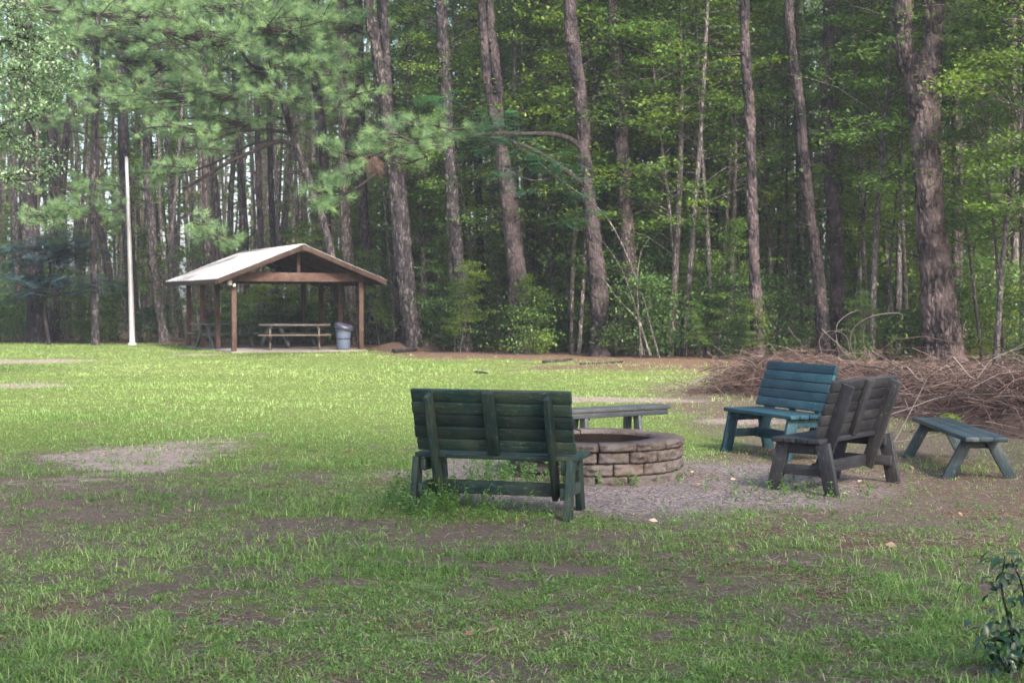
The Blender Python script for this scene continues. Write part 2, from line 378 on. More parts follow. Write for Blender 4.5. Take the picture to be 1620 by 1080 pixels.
def make_ground():
    ux = np.linspace(-1, 1, 620); xs = 6.5 * np.sinh(ux * 4.3) / np.sinh(1.0) * .55 / 1.0
    xs = xs / np.max(xs) * 420
    ys = np.concatenate([-np.geomspace(400, 2, 24), np.linspace(-1.9, 3.8, 12), np.geomspace(4.0, 90, 640), np.geomspace(95, 500, 24)])
    X, Y = np.meshgrid(xs, ys); x, y = X.ravel(), Y.ravel()
    g, gv, sd_, stw = masks(x, y)
    z = ground_z(x, y)
    nx, ny = len(xs), len(ys)
    i = np.arange(ny - 1)[:, None] * nx; j = np.arange(nx - 1)[None, :]
    Fq = np.stack([i + j, i + j + 1, i + nx + j + 1, i + nx + j], -1).reshape(-1, 4)
    m, nt, b = new_mat('forest_clearing_ground'); n = N(nt)
    co = n.coord('Object')
    A = {k_: n.attr(k_) for k_ in ('g', 'gravel', 'sand', 'straw')}
    f1 = n.noise(co, 18, 6, .7); f2 = n.noise(co, 70, 5, .75); f3 = n.noise(co, 3, 5, .6)
    soil = n.ramp(f2, [(.32, (.030, .024, .019)), (.5, (.090, .072, .058)), (.68, (.21, .18, .155))])
    soil = n.mix(n.ramp(f1, [(.45, (0, 0, 0)), (.62, (.6, .6, .6))]), soil, (.12, .080, .058))
    # moss and low green cover between the blades
    green = n.ramp(f2, [(.3, (.04, .06, .018)), (.55, (.11, .155, .035)), (.8, (.24, .28, .09))])
    gf = n.math('MULTIPLY', n.ramp(n.math('ADD', n.math('MULTIPLY', A['g'], .75), n.math('MULTIPLY', n.math('SUBTRACT', f1, .5), 1.1)), [(.18, (0, 0, 0)), (.55, (1, 1, 1))]), .85)
    c = n.mix(gf, soil, green)
    vo = n.n('ShaderNodeTexVoronoi'); vo.inputs['Scale'].default_value = 55; n.l(co, vo.inputs['Vector'])
    sp_ = n.n('ShaderNodeSeparateColor'); n.l(vo.outputs['Color'], sp_.inputs[0])
    grav = n.ramp(n.math('ADD', n.math('MULTIPLY', sp_.outputs[0], .6), n.math('MULTIPLY', f1, .4)), [(.2, (.070, .057, .056)), (.5, (.155, .130, .128)), (.8, (.30, .265, .265))])
    c = n.mix(n.math('MULTIPLY', A['gravel'], .92), c, grav)
    sandc = n.ramp(f1, [(.35, (.17, .13, .115)), (.65, (.33, .275, .26))])
    c = n.mix(n.ramp(n.math('ADD', A['sand'], n.math('MULTIPLY', n.math('SUBTRACT', f1, .5), .9)), [(.3, (0, 0, 0)), (.7, (.9, .9, .9))]), c, sandc)
    # pine straw: fine crossed streaks
    s1 = n.noise(n.coord('Object', (12, 90, 1)), 1, 3, .6); s2 = n.noise(n.coord('Object', (90, 14, 1)), 1, 3, .6)
    st = n.ramp(n.math('MAXIMUM', s1, s2), [(.45, (.06, .037, .03)), (.6, (.15, .090, .066)), (.72, (.27, .19, .15))])
    sf = n.ramp(n.math('ADD', A['straw'], n.math('MULTIPLY', n.math('SUBTRACT', f1, .5), 1.2)), [(.35, (0, 0, 0)), (.75, (.9, .9, .9))])
    c = n.mix(sf, c, st)
    n.l(c, b.inputs['Base Color']); b.inputs['Roughness'].default_value = .95; b.inputs['Specular IOR Level'].default_value = .1
    n.bump(n.math('ADD', n.math('MULTIPLY', f2, .6), n.math('ADD', n.math('MULTIPLY', f1, .6), n.math('MULTIPLY', vo.outputs['Distance'], n.math('MULTIPLY', A['gravel'], .6)))), .9, .02, b)
    me = raw_mesh('ground', np.stack([x, y, z], -1), [Fq], m, smooth=True, attrs={'g': g, 'gravel': gv, 'sand': sd_, 'straw': stw})
    tag(mobj('ground', me), kind='structure', label='clearing floor of soil, moss, gravel and pine straw')
make_ground()

# ------------------------------------------------------------ grass, weeds, litter (uncountable)
rng = np.random.default_rng(11)
def blades(x, y, z0, h, w, lean, ang, vcol, segs=2):
    """curved tapering blades; returns V,F4,F3,v"""
    n = len(x); dx, dy = np.cos(ang), np.sin(ang); px, py = -dy, dx
    fr = np.array([0, .5, 1.0]) if segs == 2 else np.array([0, 1.0])
    rows = []
    for k, t in enumerate(fr):
        off = lean * t ** 1.8 * h; zz = h * t * np.sqrt(np.clip(1 - (lean * t * .55) ** 2, .1, 1))
        ww = w * (1 - t) ** .6 * .5 if k else w * .4
        cx, cy_, cz = x + dx * off, y + dy * off, z0 + zz
        if k == len(fr) - 1: rows.append(np.stack([cx, cy_, cz], -1)[:, None, :])
        else: rows.append(np.stack([np.stack([cx - px * ww, cy_ - py * ww, cz], -1), np.stack([cx + px * ww, cy_ + py * ww, cz], -1)], 1))
    V = np.concatenate(rows, 1); k = V.shape[1]; b = np.arange(n)[:, None] * k
    if segs == 2: F4 = b + np.array([[0, 1, 3, 2]]); F3 = b + np.array([[2, 3, 4]])
    else: F4 = np.zeros((0, 4), int); F3 = b + np.array([[0, 1, 2]])
    return V.reshape(-1, 3), F4, F3, np.repeat(vcol, k)

def avoid(x, y):
    ok = np.hypot(x - .76, y - 13.0) > .86
    # pavilion slab
    c25, s25 = math.cos(R(25.3)), math.sin(R(25.3))
    u = (x + 8.31) * c25 + (y - 42.5) * s25; w = -(x + 8.31) * s25 + (y - 42.5) * c25
    return ok & ~((u > -.1) & (u < 4.15) & (w > -.1) & (w < 6.2))
def make_grass():
    Vs, F4s, F3s, vs, off = [], [], [], [], 0
    bands = [(4.6, 7, 1500), (7, 10, 1000), (10, 14, 560), (14, 20, 330), (20, 28, 190), (28, 38, 110), (38, 53, 65)]
    for (a, b, dens) in bands:
        hw = .50 * b + 1.5; n = int(dens * 2 * hw * (b - a))
        x = rng.uniform(-hw, hw, n); y = rng.uniform(a, b, n)
        keep = np.abs(x) < .50 * y + 1.5; x, y = x[keep], y[keep]
        g, gv, sd_, stw = masks(x, y)
        pr = g * 1.0 + .02
        keep = (rng.random(len(x)) < pr) & avoid(x, y) & (y < edge(x) + 1.5); x, y, g = x[keep], y[keep], g[keep]
        nb = rng.integers(3, 8, len(x)) if b <= 14 else rng.integers(2, 5, len(x))
        big = fbm(x * .8, y * .8, s=77)
        tuft = ss(.50, .68, big)
        idx = np.repeat(np.arange(len(x)), nb); m = len(idx)
        k = 1.0 if b <= 14 else 1 + (a - 10) * .045
        h = (rng.uniform(.016, .042, m) + tuft[idx] * rng.uniform(0, .065, m)) * (1 if b <= 20 else 1.05)
        tall = rng.random(m) < .01; h[tall] *= 1.7
        w = rng.uniform(.003, .0078, m) * k * (1 + (a > 18) * .6)
        jit = .018 * k
        ang = rng.uniform(0, 2 * math.pi, m)
        tone = fbm(x * .35, y * .35, s=55)
        vc = np.clip(.29 + rng.random(m) ** 1.7 * .78 - ss(.5, .8, rng.random(m)) * .12 + (tone[idx] - .5) * .7 + ss(14, 26, y[idx]) * .23, 0, 1)  # blades farther out get a lighter colour standing for sun on the lawn
        bx, by = x[idx] + rng.normal(0, jit, m), y[idx] + rng.normal(0, jit, m)
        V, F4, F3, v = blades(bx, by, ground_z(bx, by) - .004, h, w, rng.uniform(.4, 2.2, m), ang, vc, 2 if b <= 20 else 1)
        Vs.append(V); vs.append(v)
        if len(F4): F4s.append(F4 + off)
        F3s.append(F3 + off); off += len(V)
    me = raw_mesh('grass', np.concatenate(Vs), [np.concatenate(F4s), np.concatenate(F3s)], M['grass'], v=np.concatenate(vs))
    tag(mobj('grass', me), 'patchy short green grass growing across the clearing', 'grass', kind='stuff')
make_grass()

def leaf_quads(c, size, flat=.5, asp=.5, dirs=None, g=rng):
    """c (n,3) leaf centres; returns V (4n,3), F (n,4)"""
    n = len(c); size = np.full(n, size) if np.isscalar(size) else size
    a = g.uniform(0, 2 * math.pi, n); el = g.normal(0, flat, n) - .15
    d = np.stack([np.cos(a) * np.cos(el), np.sin(a) * np.cos(el), np.sin(el)], -1) if dirs is None else dirs
    r = g.normal(0, 1, (n, 3)); r[:, 2] *= flat
    s = np.cross(d, np.array([0, 0, 1.0]) + r * .5); s /= np.linalg.norm(s, axis=1, keepdims=True) + 1e-9
    up = np.cross(s, d); S = size[:, None]
    mid = c + d * S * .05
    V = np.stack([c - d * S * .5, mid - s * S * asp * .5 + up * S * .10, c + d * S * .5, mid + s * S * asp * .5 + up * S * .10], 1)
    return V.reshape(-1, 3), np.arange(n * 4).reshape(n, 4)

def scatter_litter():
    n = 26000; y = rng.uniform(4.7, 15, n) ** 1.0; x = rng.uniform(-1, 1, n) * (.4 * y + .6)
    g, gv, sd_, stw = masks(x, y); keep = (rng.random(n) < .15 + stw * .5 + gv * .5 + (1 - g) * .1) & avoid(x, y); x, y = x[keep], y[keep]
    y2 = rng.uniform(14, 45, 1500); x2 = rng.uniform(-1, 1, 1500) * .4 * y2; x, y = np.concatenate([x, x2]), np.concatenate([y, y2])
    c = np.stack([x, y, ground_z(x, y) + rng.uniform(.004, .02, len(x))], -1)
    sz = rng.uniform(.005, .02, len(x)) ; bigm = rng.random(len(x)) < .004; sz[bigm] = rng.uniform(.05, .085, bigm.sum())
    sz *= np.where(y > 14, 1.6, 1)
    V, Fq = leaf_quads(c, sz, .25, .55)
    me = raw_mesh('leaf_litter', V, [Fq], M['litter'], v=np.repeat(np.clip(rng.beta(1.2, 1.8, len(x)) + bigm_pad(bigm, len(x)) * .3, 0, 1), 4))
    tag(mobj('leaf_litter', me), 'scattered brown and pinkish dead leaves on the ground', 'leaves', kind='stuff')
    # pine needles and small sticks
    mb_V, n = [], 60000
    y = rng.uniform(4.8, 16, n); x = rng.uniform(-1, 1, n) * (.4 * y + .6); g, gv, sd_, stw = masks(x, y)
    k = (rng.random(n) < .2 + stw * .8) & avoid(x, y); x, y = x[k], y[k]; n = len(x)
    a = rng.uniform(0, 2 * math.pi, n); L = rng.uniform(.04, .13, n); z = ground_z(x, y) + .008
    d = np.stack([np.cos(a), np.sin(a), rng.uniform(-.02, .15, n)], -1); s = np.stack([-np.sin(a), np.cos(a), np.zeros(n)], -1)
    c = np.stack([x, y, z], -1); w = rng.uniform(.0012, .003, n)[:, None]
    V = np.stack([c - s * w, c + s * w, c + d * L[:, None] + s * w, c + d * L[:, None] - s * w], 1).reshape(-1, 3)
    me = raw_mesh('fallen_needles', V, [np.arange(4 * n).reshape(n, 4)], M['twig'], v=np.repeat(rng.random(n), 4))
    tag(mobj('fallen_needles', me), 'brown pine needles and bits of twig strewn on the soil', 'pine needles', kind='stuff')
def bigm_pad(b, n):
    return b.astype(float)
scatter_litter()

def herbs():
    n = 230000; y = 4.6 + 11.5 * rng.random(n) ** 1.25; x = rng.uniform(-1, 1, n) * (.4 * y + .5)
    g, gv, sd_, stw = masks(x, y); cl_ = fbm(x * 2.4, y * 2.4, s=91); k = (rng.random(n) < (g * .7 + .12) * ss(.40, .58, cl_) * (1 - gv * .9)) & avoid(x, y); x, y = x[k], y[k]; n = len(x)
    c = np.stack([x, y, ground_z(x, y) + rng.uniform(.003, .028, n)], -1)
    V, Fq = leaf_quads(c, rng.uniform(.008, .024, n), .45, .6)
    tag(mobj('ground_herbs', raw_mesh('ground_herbs', V, [Fq], M['weed_leaf'], v=np.repeat(rng.random(n), 4))), 'tiny clover like herbs and moss between the grass blades', 'ground cover', kind='stuff')
herbs()

def weed_patch():
    """leafy weeds round the dark green bench and against the fire ring, plus broadleaf sprigs in the foreground"""
    Vs, Fs, vs, off = [], [], [], 0
    stems = MB()
    spots = []
    for _ in range(95): spots.append((rng.normal(-.62, .26), rng.normal(10.55, .30), rng.uniform(.06, .28)))
    for _ in range(70): spots.append((rng.uniform(-.95, -.2), rng.normal(11.0, .25), rng.uniform(.08, .26)))
    for _ in range(70): spots.append((rng.normal(-.05, .28), rng.normal(11.85, .2), rng.uniform(.15, .36)))
    for _ in range(26): a = rng.uniform(3.4, 6.2); spots.append((.76 + .9 * math.cos(a), 13.0 + .9 * math.sin(a), rng.uniform(.04, .14)))
    for _ in range(40): spots.append((rng.uniform(-.6, .6), rng.uniform(9.9, 10.3), rng.uniform(.03, .12)))
    for _ in range(420):
        y = rng.uniform(5, 11); spots.append((rng.uniform(-1, 1) * (.38 * y), y, rng.uniform(.02, .06)))
    for _ in range(60): spots.append((rng.normal(2.3, .35), rng.normal(11.6, .35), rng.uniform(.04, .16)))
    for (x, y, h) in spots:
        if math.hypot(x - .76, y - 13.0) < .86: continue
        z0 = float(ground_z(np.array([x]), np.array([y]))[0]); lx, ly = rng.normal(0, .25, 2) * h
        pts = spline([(x, y, z0), (x + lx * .3, y + ly * .3, z0 + h * .5), (x + lx, y + ly, z0 + h)], 4)
        stems.tube(pts, np.linspace(.0022, .001, 4), 3, False, .6)
        nl = int(4 + h * 70); t = rng.uniform(.15, 1, nl)
        c = np.array([x, y, z0]) + np.stack([lx * t ** 1.5, ly * t ** 1.5, h * t], -1) + rng.normal(0, .016, (nl, 3))
        V, Fq = leaf_quads(c, rng.uniform(.018, .042, nl), .5, .42)
        Vs.append(V); Fs.append(Fq + off); off += len(V); vs.append(np.repeat(np.clip(rng.beta(2, 2, nl), 0, 1), 4))
    o = mobj('weeds', raw_mesh('weeds', np.concatenate(Vs + stems.V), [np.concatenate(Fs + [f + off for f in stems.F4])], M['weed_leaf'],
             v=np.concatenate(vs + stems.va)))
    tag(o, 'leafy green weeds sprouting round the bench legs and fire ring', 'weeds', kind='stuff')
weed_patch()

# ------------------------------------------------------------ benches
def backed_bench(label, mat, loc, deg, wear=None):
    r = empty('park_bench', (loc[0], loc[1], 0), R(deg)); tag(r, label, 'bench', 'slatted benches round the fire ring')
    bv = .004
    m = MB()
    for k in range(4):
        y = .19 - k * .112
        m.beam((-.625, y, .44), (.625, y, .44), .104, .038, (0, 0, 1))
    m.build('seat', mat, r, bevel=bv)
    lean = R(19); dy, dz = -math.sin(lean), math.cos(lean)
    b0 = Vector((0, -.155, .475))
    m = MB()
    for k in range(5):
        c = b0 + Vector((0, dy, dz)) * (.052 + k * .0985)
        j = (RB.random() - .5) * .012
        m.beam((-.612 + j, c.y, c.z), (.612 + j, c.y, c.z), .092, .036, (0, -dz, dy))
    m.build('backrest', mat, r, bevel=bv)
    for x in (-.455, .455):
        m = MB(); off = Vector((0, -dz, dy)) * .066
        a = b0 + Vector((0, dy, dz)) * (-.33) + off; b = b0 + Vector((0, dy, dz)) * .475 + off
        m.beam((x, a.y, a.z), (x, b.y, b.z), .11, .042, (1, 0, 0)); m.build('back_post', mat, r, bevel=bv)
    m = MB(); off = Vector((0, -dz, dy)) * .042
    a = b0 + Vector((0, dy, dz)) * (.0) + off; b = b0 + Vector((0, dy, dz)) * .49 + off
    m.beam((0, a.y, a.z), (0, b.y, b.z), .09, .042, (0, -dz, dy)); m.build('back_post', mat, r, bevel=bv)
    for s in (-1, 1):
        x = s * .545
        m = MB(); m.beam((x, .165, .420), (x, .262, -.02), .118, .045, (1, 0, 0)); m.build('leg', mat, r, bevel=bv)
        m = MB(); m.beam((x + s * .047, -.215, .425), (x + s * .047, -.305, -.02), .118, .045, (1, 0, 0)); m.build('leg', mat, r, bevel=bv)
        m = MB(); m.beam((x - s * .003 , -.25, .372), (x - s * .003, .20, .372), .088, .040, (1, 0, 0), v=.4)
        m.build('seat_rail', mat, r, bevel=bv)
        m = MB(); m.beam((x + s * .003, -.30, .195), (x + s * .003, .235, .195), .085, .036, (1, 0, 0), v=.7)
        m.build('lower_rail', mat, r, bevel=bv)
    m = MB(); m.beam((-.52, -.095, .20), (.52, -.095, .20), .10, .038, (0, 1, 0)); m.build('stretcher', mat, r, bevel=bv)
    return r
backed_bench('dark green slatted bench with its back to the camera, weeds round its left legs', M['bench_dark_green'], (-.075, 10.66), -17)
backed_bench('charcoal slatted bench right of the fire ring, seen from behind and side on', M['bench_black'], (2.74, 12.16), 51)
backed_bench('bright teal slatted bench facing the fire ring beside the brush pile', M['bench_teal'], (2.715, 14.6), 113)

def low_bench(label, mat, loc, deg, L, W, H, inset, spread, apron=.05, three=False):
    r = empty('backless_bench', (loc[0], loc[1], 0), R(deg)); tag(r, label, 'bench', 'low backless benches')
    m = MB(); nb = 3; bw = W / nb
    for k in range(nb):
        y = -W / 2 + bw * (k + .5)
        m.beam((-L / 2, y, H - .02), (L / 2 + (RB.random() - .5) * .015, y, H - .02), bw - .002, .04, (0, 0, 1))
    m.build('seat', mat, r, bevel=.004)
    if apron:
        for s in (-1, 1):
            m = MB(); m.beam((-L / 2 + .03, s * (W / 2 - .03), H - .04 - apron / 2 - .001), (L / 2 - .03, s * (W / 2 - .03), H - .04 - apron / 2 - .001), apron, .035, (0, 1, 0)); m.build('side_rail', mat, r, bevel=.003)
    for sx in (-1, 1):
        x = sx * (L / 2 - inset)
        for sy in (-1, 1):
            m = MB(); m.beam((x, sy * W * .27, H - .045), (x + sx * .02, sy * spread / 2, -.02), .10, .045, (1, 0, 0)); m.build('leg', mat, r, bevel=.004)
        m = MB(); m.beam((x + .044, -W * .36, H - .085), (x + .044, W * .36, H - .085), .08, .036, (1, 0, 0)); m.build('cross_rail', mat, r, bevel=.004)
    return r
low_bench('low teal plank bench without a back in front of the brush pile', M['bench_blue'], (4.26, 13.60), 86.5, 2.15, .37, .385, .26, .58, 0)
low_bench('weathered grey plank bench without a back behind the fire ring', M['bench_grey'], (1.02, 15.37), 33, 1.55, .30, .44, .42, .24, .06)

# ------------------------------------------------------------ fire ring
def fire_ring():
    cx, cy_ = .76, 13.0; Ro, Ri = .79, .54
    r = empty('fire_ring', (cx, cy_, 0)); tag(r, 'round fire pit of rough tan stone blocks in the gravel', 'fire pit')
    g = random.Random(4)
    def block(m, a0, a1, z0, z1, ro, ri, rough, v, bev=.012):
        nu, nz = 14, 8; V, Fq = [], []
        # outer split face grid with rough noise, then sides/top/bottom/inner
        def pt(a, rr, z): return (rr * math.cos(a), rr * math.sin(a), z)
        sd_ = g.random() * 90
        for i in range(nu + 1):
            for j in range(nz + 1):
                u, w = i / nu, j / nz; a = a0 + (a1 - a0) * u; z = z0 + (z1 - z0) * w
                e = min(u, 1 - u) * nu / 1.2; f = min(w, 1 - w) * nz / 1.2
                bulge = rough * min(1, e * 3) * min(1, f * 3)
                nn = float(fbm(np.array([u * 6 + sd_]), np.array([w * 3.5 + sd_]), s=5, o=4)[0])
                V.append(pt(a, ro - rough * .55 + bulge * (-.35 + 2.3 * nn), z))
        for i in range(nu):
            for j in range(nz):
                k = i * (nz + 1) + j; Fq.append((k, k + nz + 1, k + nz + 2, k + 1))
        b0 = len(V)
        for i in range(nu + 1):
            a = a0 + (a1 - a0) * i / nu
            V.append(pt(a, ri, z0)); V.append(pt(a, ri, z1))
        for i in range(nu):
            o0, o1 = i * (nz + 1), (i + 1) * (nz + 1); i0, i1 = b0 + 2 * i, b0 + 2 * (i + 1)
            Fq.append((i0, i0 + 1, i1 + 1, i1)); Fq.append((o0 + nz, o1 + nz, i1 + 1, i0 + 1)); Fq.append((o0, i0, i1, o1))
        F3 = []
        for i in (0, nu):
            o0 = i * (nz + 1)
            ids = [o0 + j for j in range(nz + 1)] + [b0 + 2 * i + 1]
            for q in range(len(ids) - 2): F3.append((b0 + 2 * i, ids[q], ids[q + 1]))
            F3.append((b0 + 2 * i, ids[-2], ids[-1]))
        m.add(V, Fq, F3, v=v)
    m = MB(); zc = [(-.03, .072), (.075, .178), (.181, .284)]
    for ci, (z0, z1) in enumerate(zc):
        nb = 17; ph = g.random() + ci * .5 * 2 * math.pi / nb
        for k in range(nb):
            a0 = ph + k * 2 * math.pi / nb; a1 = a0 + 2 * math.pi / nb - .012
            block(m, a0, a1, z0 + g.uniform(-.001, .001), z1, Ro + g.uniform(-.008, .008), Ri + .04, .03, .2 + .6 * g.random())
    m.build('block_wall', M['stone'], r)
    m = MB(); nb = 15
    for k in range(nb):
        a0 = .1 + k * 2 * math.pi / nb + g.uniform(-.01, .01); a1 = a0 + 2 * math.pi / nb - .008
        block(m, a0, a1, .288 + g.uniform(-.001, .002), .352 + g.uniform(-.006, .006), Ro + .015 + g.uniform(-.01, .01), Ri, .018, .1 + g.random() * .3)
    m.build('cap_course', M['stone'], r)
    # steel liner ring and ash bed
    m = MB(); seg = 48; th = np.linspace(0, 2 * math.pi, seg, endpoint=False)
    V = np.concatenate([np.stack([rr * np.cos(th), rr * np.sin(th), np.full(seg, z)], -1) for rr, z in ((.535, .0), (.535, .325), (.525, .325), (.525, .02))])
    Fq = [(k * seg + i, k * seg + (i + 1) % seg, (k + 1) * seg + (i + 1) % seg, (k + 1) * seg + i) for k in range(3) for i in range(seg)]
    m.add(V, Fq); m.build('steel_liner', M['black'], r)
    m = MB(); th = np.linspace(0, 2 * math.pi, 40, endpoint=False); V = [(0, 0, .10)]; Fs = []
    for kr, rr in enumerate((.17, .35, .524)):
        for t in th: V.append((rr * math.cos(t), rr * math.sin(t), .09 - kr * .02 + g.uniform(0, .02)))
    F3 = [(0, 1 + i, 1 + (i + 1) % 40) for i in range(40)]
    F4 = [(1 + k * 40 + i, 1 + (k + 1) * 40 + i, 1 + (k + 1) * 40 + (i + 1) % 40, 1 + k * 40 + (i + 1) % 40) for k in range(2) for i in range(40)]
    m.add(V, F4, F3); m.build('ash_bed', m_simple('ash', (.05, .046, .046), .95, 0, .5, 20, .2, .01), r)
fire_ring()

# ------------------------------------------------------------ pavilion
def pavilion():
    rz = R(25.3); r = empty('picnic_shelter', (-8.31, 42.5, 0), rz)
    tag(r, 'open wooden picnic shelter with a white metal gable roof on brown posts', 'shelter')
    W, D = 4.0, 6.1; pw = M['post_wood']; dw = M['dark_wood']
    m = MB(); m.box(-.12, -.12, -.1, W + .12, D + .12, .055); m.build('slab', M['concrete'], r, bevel=.01)
    for x in (0, W):
        for k in range(4):
            m = MB(); y = .02 + k * (D - .04) / 3; m.box(x - .07, y - .07, .072, x + .07, y + .07, 2.14); m.build('post', pw, r, bevel=.006)
    for y in (0.02, D - .02):
        m = MB(); m.beam((-.10, y, 2.285), (W + .10, y, 2.285), .27, .09, (0, 1, 0)); m.build('tie_beam', pw, r, bevel=.006)
        m = MB(); m.beam((W / 2, y, 2.425), (W / 2, y, 3.08), .10, .10, (1, 0, 0)); m.build('king_post', pw, r, bevel=.004)
    for x in (-.0, W):
        m = MB(); m.beam((x, .07, 2.26), (x, D - .07, 2.26), .22, .09, (1, 0, 0)); m.build('side_beam', dw, r, bevel=.004)
    ov, ovf = .62, .55; zr, ze = 3.24, 2.20
    sl = (zr - ze) / (W / 2 + ov)
    for s in (-1, 1):
        xe = W / 2 + s * (W / 2 + ov)
        # corrugated sheet with thickness
        nx, ny = 14, 150; V = []
        for lay in (0, 1):
            for i in range(nx + 1):
                for j in range(ny + 1):
                    t = i / nx; y = -ovf + (D + 2 * ovf) * j / ny
                    x = W / 2 + s * (W / 2 + ov + .05) * t
                    z = zr - sl * (W / 2 + ov + .05) * t + .012 * math.sin(y * 2 * math.pi / .16) + .006 * math.sin(t * 9 + y * .7) + .03
                    V.append((x, y, z - lay * .008))
        Fq = []; st = (nx + 1) * (ny + 1)
        for i in range(nx):
            for j in range(ny):
                k = i * (ny + 1) + j; Fq.append((k, k + 1, k + ny + 2, k + ny + 1)); Fq.append((st + k, st + k + ny + 1, st + k + ny + 2, st + k + 1))
        for i in range(nx):
            for j in (0, ny):
                k = i * (ny + 1) + j; Fq.append((k, k + ny + 1, st + k + ny + 1, st + k))
        for j in range(ny):
            for i in (0, nx):
                k = i * (ny + 1) + j; Fq.append((k, k + 1, st + k + 1, st + k))
        m = MB(); m.add(V, Fq); m.build('roof_panel', M['roof'], r, smooth=True)
        for y in [-ovf + .03, 0.07 + .06] + [.8 + k * .75 for k in range(7)] + [D + ovf - .03]:
            m = MB(); a = (W / 2 + s * .03, y, zr - .06 - sl * .03); b = (xe, y, ze - .06)
            barge = y < -ovf + .1 or y > D + ovf - .1
            m.beam(a, b, .15 if barge else .12, .045, (0, 1, 0)); m.build('barge_board' if barge else 'rafter', dw, r, bevel=.003)
        m = MB(); m.beam((xe + s * .022, -ovf + .05, ze - .075), (xe + s * .022, D + ovf - .05, ze - .075), .14, .038, (1, 0, 0)); m.build('fascia', dw, r, bevel=.003)
        for k in range(4):
            t = .15 + k * .25; xx = W / 2 + s * (W / 2 + ov) * t; m = MB()
            zz = zr - sl * (W / 2 + ov) * t + .001
            m.beam((xx, -ovf + .02, zz), (xx, D + ovf - .02, zz), .07, .03, (0, 0, 1)); m.build('purlin', dw, r)
    m = MB(); m.beam((W / 2, -ovf, zr - .1), (W / 2, D + ovf, zr - .1), .2, .045, (1, 0, 0)); m.build('ridge_beam', dw, r)
    m = MB()
    for s in (-1, 1): m.beam((W / 2 + s * .075, -ovf - .03, zr + .04 - .075 * sl), (W / 2 + s * .075, D + ovf + .03, zr + .04 - .075 * sl), .17, .006, (-s * -.37, 0, .93))
    m.build('ridge_cap', M['roof'], r)
    # white fitting of unknown kind at the head of the front left post
    m = MB(); g = random.Random(2)
    m.tube([(-.10, -.10, 2.13), (-.13, -.15, 2.14), (-.17, -.2, 2.10), (-.17, -.21, 2.03)], [.03, .06, .075, .06], 10); m.tube([(-.02, -.12, 2.06), (-.03, -.16, 2.05), (-.04, -.2, 2.0)], [.03, .05, .045], 8)
    m.build('white_fitting', M['white'], r, smooth=True)
pavilion()
c25, s25 = math.cos(R(25.3)), math.sin(R(25.3))
def PV(u, w): return (-8.31 + u * c25 - w * s25, 42.5 + u * s25 + w * c25)

def picnic_table(label, mat, px, d, deg, L=2.1, leg_mat=None):
    x = (px - 810) / F * d; lm = leg_mat or mat
    r = empty('picnic_table', (x, d, .07), R(deg)); tag(r, label, 'picnic table', 'picnic tables under the shelter roof')
    m = MB()
    for k in range(5): m.beam((-L / 2, -.29 + k * .145, .74), (L / 2, -.29 + k * .145, .74), .138, .048, (0, 0, 1))
    m.build('tabletop', mat, r)
    for s in (-1, 1):
        m = MB()
        for k in range(2): m.beam((-L / 2, s * (.60 + k * .145), .44), (L / 2, s * (.60 + k * .145), .44), .138, .038, (0, 0, 1))
        m.build('bench_seat', mat, r)
    for sx in (-1, 1):
        x = sx * (L / 2 - .35)
        for sy in (-1, 1):
            m = MB(); m.beam((x, sy * .18, .712), (x, sy * .58, 0), .11, .05, (1, 0, 0)); m.build('leg', lm, r)
        m = MB(); m.beam((x - sx * .042, -.74, .375), (x - sx * .042, .74, .375), .09, .038, (1, 0, 0)); m.build('seat_bearer', lm, r)
        m = MB(); m.beam((x - sx * .042, -.34, .68), (x - sx * .042, .34, .68), .085, .038, (1, 0, 0)); m.build('top_bearer', lm, r)
        m = MB(); m.beam((x - sx * .07, 0, .66), (x - sx * .55, 0, .30 if False else .70), .08, .038, (0, 1, 0)); m.build('brace', lm, r)
    return r
picnic_table('pale topped picnic table with bench seats at the front of the shelter', M['table_wood'], 466, 44.4, 9, 2.2, M['table_wood'])
picnic_table('dark picnic table set askew at the left side of the shelter', M['table_dark'], 355, 46.3, 38, 2.1)
picnic_table('dark green picnic table at the back of the shelter', M['table_dark'], 455, 46.6, 62, 2.1)

